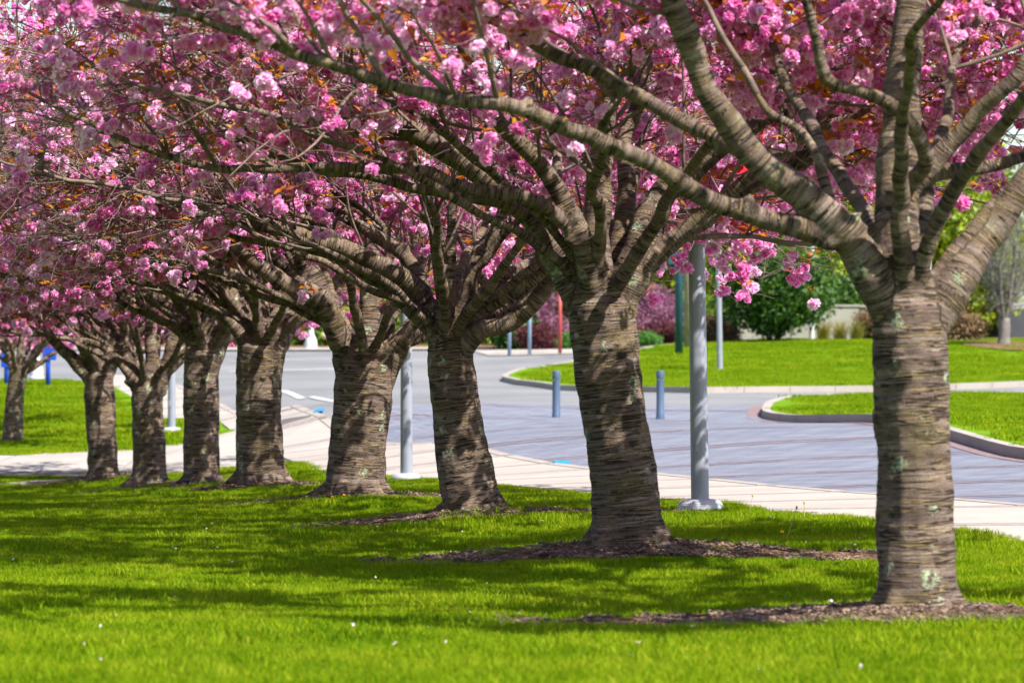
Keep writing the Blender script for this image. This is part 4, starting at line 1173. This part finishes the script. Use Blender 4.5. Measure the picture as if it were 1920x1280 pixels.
for x, y, d, lb in ((1043, 790, 75.0, 'blue-grey bollard at the plaza edge, left of the second trunk'), (1238, 786, 75.5, 'blue-grey bollard at the plaza edge, right of the second trunk')):
    b = P(x, y, d); b[2] = hz(b[0], b[1]) + 0.01
    root = empty('bollard', tuple(b)); tag(root, lb, 'bollard', 'bollards at the plaza edge')
    m_ = MB(); m_.lathe(b, [(.085, -.05), (.085, .13), (.079, .14), (.079, .80)], 24); smooth_by_angle(m_.build('post', M['bollard'], root))
    m_ = MB(); m_.lathe(b + (0, 0, .815), [(.079, 0), (.082, .01), (.082, .15), (.074, .172), (.04, .18)], 24); smooth_by_angle(m_.build('cap', M['bollard'], root))
    m_ = MB(); m_.lathe(b, [(.10, -.05), (.10, .025), (.085, .035)], 24); m_.build('base_ring', M['bollard'], root)

def post(name, x, y, d, w, ytop, mat, label, cat, extra=None, group=None):
    k = d / FPX; b = P(x, y, d); b[2] = hz(b[0], b[1])
    root = empty(name, tuple(b)); tag(root, label, cat, group)
    H = (y - ytop) * k
    m_ = MB(); m_.tube([b - (0, 0, .1), b + (0, 0, H * .5), b + (0, 0, H)], [w * k / 2] * 3, 14); m_.build('post', mat, root, smooth=True)
    for nm, (dx, dy, dz), hs, mt in (extra or []):
        m_ = MB(); m_.box(b + np.array((dx, dy, dz)), hs, bev=min(hs) * .3); m_.build(nm, mt, root)
    return root
post('signal_pole', 1273, 664, 121.0, 15, 250, M['teal'], 'dark teal signal pole beside the weathered wooden pole', 'pole',
     [('signal_box', (-.18, -.1, 3.35), (.22, .15, .32), M['teal']), ('base_plate', (0, 0, .03), (.22, .22, .05), M['teal'])])
post('utility_pole', 1289, 664, 125.0, 14, 60, M['wood'], 'weathered grey wooden utility pole behind the teal pole', 'pole',
     [('crossarm', (0, 0, 9.6), (1.1, .06, .07), M['wood'])])
post('sign_post', 955, 664, 127.0, 7, 520, M['signgrey'], 'blue-grey sign post at the far kerb, left of its twin', 'sign',
     [('sign_panel', (0, -.06, 2.4), (.28, .012, .33), M['signgrey'])], 'sign posts at the far kerb')
post('sign_post', 993, 662, 127.5, 7, 505, M['signgrey'], 'blue-grey sign post at the far kerb, nearer the red post', 'sign',
     [('sign_panel', (0.1, -.06, 2.55), (.36, .012, .28), M['signgrey'])], 'sign posts at the far kerb')
post('marker_post', 1050, 663, 127.5, 7, 540, M['redpost'], 'thin red post standing by the far walk', 'post', [('cap', (0, 0, 2.24), (.075, .075, .03), M['redpost'])])
post('sign_post', 90, 724, 109.0, 9, 640, M['signblue'], 'blue sign on a blue post behind the back lawn', 'sign',
     [('sign_panel', (.05, -.08, 1.02), (.20, .02, .22), M['signblue'])], 'blue signs behind the back lawn')
post('sign_post', 12, 722, 110.0, 9, 650, M['signblue'], 'blue sign at the very left edge behind the back lawn', 'sign',
     [('sign_panel', (0, -.08, .8), (.15, .02, .24), M['signblue'])], 'blue signs behind the back lawn')

# ------------------------------------------------------------------ background planting
def leafmat(name, a, b, c): return mat_leaf(name, a, b, c, 0.3)
_lc = {}
def leaf_coll(key, cols, size, n=14, wide=0.3):
    if key not in _lc:
        mt = leafmat(key + '_leaf', *cols)
        _lc[key] = (proto_collection('leaf_' + key, [leafspray_mesh(300 + i, mt, n, size, size * 1.6, .8, 'leaf_clump', wide) for i in range(5)]), mt)
    return _lc[key]
def plant(name, label, cat, x, y, d, w, h, key, cols, size, n, seed, trunk_h=0.0, barkmat='darkbark', group=None, stems=3, lump=0.35, crown_name='foliage'):
    """w, h in metres; a crown of leaf clumps over real stems"""
    rg = np.random.default_rng(seed)
    b = P(x, y, d); b[2] = hz(b[0], b[1])
    root = empty(name, tuple(b)); tag(root, label, cat, group)
    coll, mt = leaf_coll(key, cols, size)
    c = b + np.array((0, 0, trunk_h + (h - trunk_h) * .5)); rx = w / 2; rz = (h - trunk_h) / 2
    m_ = MB()
    lobes = []
    for i in range(stems):
        a = rg.uniform(0, 6.28); e = c + np.array((math.cos(a) * rx * .55, math.sin(a) * rx * .55, rg.uniform(-.1, .6) * rz))
        r0 = max(.02, h * .016)
        p0 = b + np.array((math.cos(a), math.sin(a), 0)) * r0 * 1.2 - (0, 0, .08)
        q = resample(np.array([p0, p0 * .45 + e * .55 + rg.normal(0, .04 * h, 3), e]), .25)
        m_.tube(q, np.linspace(r0, r0 * .25, len(q)), 7)
        for _ in range(4):
            s = q[int(len(q) * rg.uniform(.4, .95)) - 1]; t = s + rg.normal(0, .32, 3) * (rx, rx, rz)
            m_.tube([s, (s + t) / 2 + rg.normal(0, .04, 3), t], [r0 * .4, r0 * .25, r0 * .1], 5); lobes.append(t)
    m_.build('trunk' if cat == 'tree' else 'stems', M[barkmat], root, smooth=True)
    # clumps gathered in uneven lobes
    nl = 16
    L = [c + np.array(v) * (rx, rx, rz) * rg.uniform(.45, .8) for v in (lambda g: g / np.linalg.norm(g, axis=1)[:, None])(rg.normal(size=(nl, 3)))] + lobes
    L = np.array(L); pick = rg.integers(0, len(L), n)
    pts = L[pick] + rg.normal(0, 1, (n, 3)) * np.array((rx, rx, rz)) * lump * .62
    q = (pts - c) / (rx, rx, rz); r = np.linalg.norm(q, axis=1); over = r > 1.08
    pts[over] = c + (q[over] / r[over][:, None] * rg.uniform(.75, 1.08, over.sum())[:, None]) * (rx, rx, rz)
    pts[:, 2] = np.maximum(pts[:, 2], b[2] + .06)
    scatter(crown_name if cat != 'tree' else 'crown', coll, pts, rg.uniform(0, 6.28, (n, 3)), rg.uniform(.7, 1.35, n), rg.integers(0, 5, n), parent=root, mat=mt)
    return root
YG = ((0.13, 0.20, 0.010), (0.25, 0.33, 0.014), (0.40, 0.46, 0.03))
LG = ((0.07, 0.14, 0.012), (0.15, 0.25, 0.02), (0.26, 0.36, 0.04))
DG = ((0.012, 0.045, 0.010), (0.045, 0.115, 0.016), (0.17, 0.28, 0.04))
PU = ((0.14, 0.045, 0.085), (0.28, 0.11, 0.19), (0.46, 0.24, 0.34))
DR = ((0.05, 0.012, 0.018), (0.11, 0.028, 0.035), (0.20, 0.06, 0.06))
BR = ((0.10, 0.055, 0.03), (0.20, 0.12, 0.06), (0.33, 0.22, 0.12))
GB = ((0.03, 0.12, 0.015), (0.08, 0.24, 0.035), (0.16, 0.36, 0.07))
# tall fresh-leaved trees far behind
for i, (x, d, w, h, key, cols, lb) in enumerate([
    (470, 172, 9, 9.0, 'yg', YG, 'yellow-green tree far behind the road, leftmost of the far trees'),
    (640, 168, 8, 8.0, 'yg', YG, 'yellow-green tree behind the far bell-based lamp'),
    (800, 176, 10, 11, 'lg', LG, 'mid green tree far behind, above the third trunk'),
    (960, 166, 8, 9.0, 'yg', YG, 'yellow-green tree behind the two blue-grey sign posts'),
    (1110, 172, 9, 10, 'yg', YG, 'yellow-green tree far behind the second cherry trunk'),
    (1245, 162, 8, 9.5, 'yg', YG, 'bright yellow-green tree behind the teal pole'),
    (1390, 172, 9, 11, 'yg', YG, 'yellow-green tree rising behind the dark evergreen'),
    (1580, 160, 7, 8.0, 'lg', LG, 'loose light green tree behind the concrete wall'),
    (1700, 172, 9, 11, 'yg', YG, 'yellow-green tree behind the nearest cherry trunk'),
    (1800, 178, 9, 10, 'lg', LG, 'green tree left of the grey building'),
    (1320, 156, 7, 8.0, 'yg', YG, 'yellow-green tree between the teal pole and the evergreen'),
    (1475, 158, 8, 9.0, 'yg', YG, 'yellow-green tree directly behind the dark evergreen'),
    (1650, 160, 8, 9.5, 'yg', YG, 'yellow-green tree just left of the nearest cherry fork'),
    (1770, 158, 7, 8.5, 'yg', YG, 'yellow-green tree right of the nearest cherry fork'),
    (300, 175, 10, 9, 'lg', LG, 'green tree far behind the road at the left'),
    (110, 170, 10, 9, 'lg', LG, 'green tree far behind the blue signs')]):
    plant('tree', lb, 'tree', x, 650, d, w, h, key, cols, .32, 2100, 500 + i, trunk_h=.5, group='trees far behind the road', stems=4)
plant('evergreen_tree', 'dark glossy evergreen tree in front of the concrete wall', 'tree', 1450, 642, 131, 4.1, 3.7, 'dg', DG, .21, 1000, 601, trunk_h=.7, stems=5, lump=.5)
plant('evergreen_shrub', 'dark evergreen shrub right of the big evergreen, above the wall', 'shrub', 1590, 610, 140, 2.8, 2.4, 'dg', DG, .15, 800, 602)
plant('flowering_shrub', 'purple-pink flowering shrub left of the teal pole', 'shrub', 1208, 645, 143, 2.9, 2.4, 'pu', PU, .12, 1500, 603, group='purple shrubs')
plant('flowering_shrub', 'faded purple shrub behind the thin red post', 'shrub', 1010, 648, 145, 3.2, 2.0, 'pu', PU, .12, 1200, 604, group='purple shrubs')
for i, (x, y, d, w, h, key, cols, lb) in enumerate([
    (1185, 652, 139, 1.5, .75, 'dr', DR, 'dark red low shrub under the purple one, behind the second trunk'),
    (1245, 652, 139, 1.2, .8, 'dr', DR, 'dark red low shrub next to the teal pole'),
    (1015, 656, 138, 1.9, .95, 'dr', DR, 'dark red shrub between the sign posts and the red post'),
    (970, 656, 140, 1.3, 1.1, 'dg', DG, 'dark green shrub between the two sign posts'),
    (1062, 655, 137, .75, .55, 'gb', GB, 'small round green bush left of the second trunk'),
    (1216, 652, 136.5, .95, .5, 'gb', GB, 'small round green bush right of the second trunk'),
    (545, 655, 146, 2.4, 1.3, 'br', BR, 'brown twiggy shrub left of the far bell-based lamp'),
    (615, 655, 146, 2.0, 1.2, 'lg', LG, 'green shrub right of the far bell-based lamp'),
    (1340, 650, 133, 1.9, 1.1, 'br', BR, 'brown dry shrub behind the slim pale lamp post'),
    (1800, 650, 128, 1.5, 1.2, 'br', BR, 'brown bare shrub between the nearest trunk and the grey tree'),
    (1640, 640, 134, 1.6, 1.3, 'br', BR, 'brown twiggy shrub at the wall end, left of the nearest trunk'),
    (420, 655, 147, 3.0, 1.2, 'br', BR, 'brown hedge shrub beyond the road, far left'),
    (200, 662, 146, 3.6, 1.4, 'br', BR, 'brown hedge shrub beyond the road behind the leftmost trunks'),
    (60, 665, 146, 3.2, 1.3, 'lg', LG, 'green hedge shrub beyond the road at the left edge'),
    (880, 652, 148, 3.0, 1.4, 'lg', LG, 'green shrub behind the sign posts, left side'),
    (760, 652, 148, 3.0, 1.6, 'lg', LG, 'green shrub beyond the road behind the third trunk'),
    (1300, 648, 146, 2.0, 1.3, 'lg', LG, 'green shrub behind the wooden pole')]):
    plant('shrub', lb, 'shrub', x, y, d, w, h, key, cols, {'dr': .10, 'gb': .07}.get(key, .12), 700, 620 + i, group='shrubs in the far beds', stems=4)
# ornamental grass clumps by the wall
def tallgrass_mesh(seed):
    rg2 = np.random.default_rng(seed); mb = MB(); t = []
    for j in range(260):
        a = rg2.uniform(0, 6.28); r = rg2.uniform(0, .22); L = rg2.uniform(.45, .95); ln = rg2.uniform(.05, .45)
        p = np.array((r * math.cos(a), r * math.sin(a), -.03)); d = np.array((math.cos(a), math.sin(a), 0)); u = np.array((-math.sin(a), math.cos(a), 0)) * .007
        m1 = p + d * ln * .35 + (0, 0, L * .6); e = p + d * ln + (0, 0, L)
        mb.add([p - u, p + u, m1 + u, m1 - u, e], quads=[(0, 1, 2, 3)], tris=[(3, 2, 4)]); t += [rg2.uniform(0, 1)] * 5
    return tinted(mb, 'blades', M['tallgrass'], t)
M['tallgrass'] = mat_leaf('ornamental_grass', (0.16, 0.17, 0.02), (0.30, 0.25, 0.05), (0.40, 0.30, 0.10), .3)
for i, (x, y, d, lb) in enumerate([(1545, 638, 132, 'yellowish ornamental grass clump beside the white lamp base'), (1575, 637, 132.5, 'middle ornamental grass clump before the wall'), (1606, 637, 132, 'ornamental grass clump nearest the big trunk, before the wall')]):
    b = P(x, y, d); b[2] = hz(b[0], b[1])
    root = empty('ornamental_grass', tuple(b)); tag(root, lb, 'grass clump', 'grass clumps before the wall')
    o = bpy.data.objects.new('blades', tallgrass_mesh(i)); COL.objects.link(o); o.location = (0, 0, .05); o.parent = root; o['kind'] = 'stuff'
# concrete wall of panels
wb = P(1380, 640, 137.0); wr = empty('concrete_wall', (wb[0], wb[1], hz(wb[0], wb[1])))
tag(wr, 'low pale concrete panel wall behind the grass island', 'wall')
for i in range(5):
    xa = wb[0] + i * 1.52
    z = hz(xa + .75, 137.0)
    m_ = MB(); m_.box((xa + .74, 137.0 + (i % 2) * .04, z + .62), (.74, .09, .72), bev=.015); m_.build('panel', M['wallc'], wr)
    m_ = MB(); m_.box((xa + .74, 137.0, z + 1.385), (.765, .13, .045), bev=.01); m_.build('coping', M['wallc'], wr)
# bare grey tree at the right
def bare_tree(x, y, d, H, label, seed):
    rg = np.random.default_rng(seed); b = P(x, y, d); b[2] = hz(b[0], b[1]) + .1
    root = empty('bare_tree', tuple(b)); tag(root, label, 'tree')
    m_ = MB(); tw = MB()
    q = resample(np.array([b - (0, 0, .3), b + (0, 0, .15), b + (.02, 0, .5), b + (0, 0, .9)]), .1)
    m_.tube(q, np.interp(np.linspace(0, 1, len(q)), [0, .2, .5, 1], [.30, .24, .19, .21]), 14); m_.build('trunk', M['greybark'], root, smooth=True)
    for i in range(7):
        a = i * .9 + rg.uniform(-.2, .2); p = b + (0, 0, .7); e = R(rg.uniform(48, 74)); pts = [p]
        for j in range(8):
            p = p + np.array((math.cos(a) * math.cos(e), math.sin(a) * math.cos(e), math.sin(e))) * H / 8.5; e += rg.normal(.02, .08); a += rg.normal(0, .15); pts.append(p)
        q = resample(np.array(pts), .15); m_ = MB(); m_.tube(q, np.linspace(.085, .012, len(q)), 8); m_.build('limb', M['greybark'], root, smooth=True)
        for s in q[4:]:
            for _ in range(3):
                v = rg.normal(size=3); v[2] = abs(v[2]) * .9; v /= np.linalg.norm(v); L = rg.uniform(.3, .9)
                k1 = s + v * L * .5 + rg.normal(0, .04, 3); tw.tube([s, k1, k1 + (v + (0, 0, .4)) * L * .5], [.011, .008, .004], 4, cap=False)
                for _2 in range(3):
                    w = rg.normal(size=3) * .3 + v * .3; tw.tube([k1, k1 + w * .5, k1 + w], [.006, .005, .003], 3, cap=False)
    tag(tw.build('twigs', M['greybark'], root), kind='stuff')
bare_tree(1882, 650, 123.0, 3.6, 'bare grey multi-stemmed tree in a mulch patch near the building', 7)
mb_ = P(1890, 655, 122.5)
mo = drape('mulch_patch', [(mb_[0] + math.cos(a) * 1.4 * (1 + .08 * math.sin(3 * a)), mb_[1] + math.sin(a) * 4.0) for a in np.arange(0, 6.28, .26)], .17, 1.0, M['bed'], kind=None)
tag(mo, 'brown mulch patch under the bare grey tree', 'mulch', kind='stuff')
# building at the right edge
bb = P(1885, 640, 165.0); z0 = hz(bb[0], 165) - .3
br_ = empty('building', (bb[0], 165.0, z0)); tag(br_, 'grey building with a white fascia behind the bare tree', 'building')
def bbox(nm, x0, x1, zA, zB, y0, y1, mt): 
    m_ = MB(); m_.box((bb[0] + (x0 + x1) / 2, 165 + (y0 + y1) / 2, z0 + (zA + zB) / 2), ((x1 - x0) / 2, (y1 - y0) / 2, (zB - zA) / 2), bev=.02); return m_.build(nm, mt, br_)
bbox('wall', 0, 18, 1.6, 5.2, 0, 10, M['bwall']); bbox('base_wall', -.03, 18, 0, 1.597, -.05, 10, M['bdark'])
bbox('roof', -.5, 18.4, 5.203, 5.9, -.6, 10.5, M['bwhite'])
for i in range(6):
    w_ = bbox('window', .8 + i * 2.8, 2.7 + i * 2.8, 2.4, 4.2, -.06, .1, M['bwhite'])
    g_ = MB(); g_.box((bb[0] + 1.75 + i * 2.8, 165 - .07, z0 + 3.3), (.86, .02, .81)); go_ = g_.build('pane', M['glass'], w_)

# ------------------------------------------------------------------ small plants on the lawn
def dandelion(x, y, d, label):
    b = P(x, y, d); b[2] = hz(b[0], b[1]) + .03
    root = empty('dandelion', tuple(b)); tag(root, label, 'dandelion', 'dandelions on the lawn')
    m_ = MB(); m_.tube([b, b + (.005, 0, .06), b + (.012, 0, .115)], [.003, .003, .0025], 6); m_.build('stem', M['weed'], root)
    m_ = MB(); c = b + (.012, 0, .118)
    for j in range(40):
        a = j * 2.4; e = (j / 40) * 1.2
        dr = np.array((math.cos(a) * math.cos(e), math.sin(a) * math.cos(e), math.sin(e))) * .022; u = np.array((-math.sin(a), math.cos(a), 0)) * .003
        m_.add([c - u, c + u, c + dr + u, c + dr - u], quads=[(0, 1, 2, 3)])
    m_.build('flower', M['yellow'], root)
    for j in range(6):
        a = j * 1.05; dr = np.array((math.cos(a), math.sin(a), .25)); u = np.array((-math.sin(a), math.cos(a), 0)) * .014
        m_ = MB(); m_.add([b, b + dr * .06 + u, b + dr * .13 + (0, 0, .01), b + dr * .06 - u], quads=[(0, 1, 2, 3)]); lf = m_.build('leaf', M['weed'], root)
        lf.data.attributes.new('tint', 'FLOAT', 'POINT').data.foreach_set('value', [.6] * 4)
dandelion(1464, 1045, 28.6, 'yellow dandelion in the mulch right of the second trunk')
dandelion(643, 945, 38.6, 'yellow dandelion in the grass below the thick fourth trunk')
dandelion(622, 947, 38.4, 'smaller yellow dandelion just left of its neighbour below the fourth trunk')
def stalk(x, y, d, h, lean, label):
    b = P(x, y, d); b[2] = hz(b[0], b[1]) + .02
    root = empty('dry_stalk', tuple(b)); tag(root, label, 'stalk', 'dry stalks by the walk')
    m_ = MB(); m_.tube([b, b + (lean * .5, 0, h * .5), b + (lean, 0, h)], [.004, .003, .002], 5); m_.build('stem', M['straw'], root)
    m_ = MB(); m_.lathe(b + (lean, 0, h - .01), [(.002, 0), (.008, .008), (.009, .018), (.003, .03)], 8); m_.build('seed_head', M['straw'], root)
stalk(1470, 1035, 29.2, .30, .10, 'dry straw stalk leaning right beside the dandelion')
stalk(1405, 968, 33.6, .16, .03, 'short dry stalk at the grass edge near the lamp base')
stalk(1508, 985, 32.2, .16, .0, 'upright dry stalk at the grass edge before the walk')
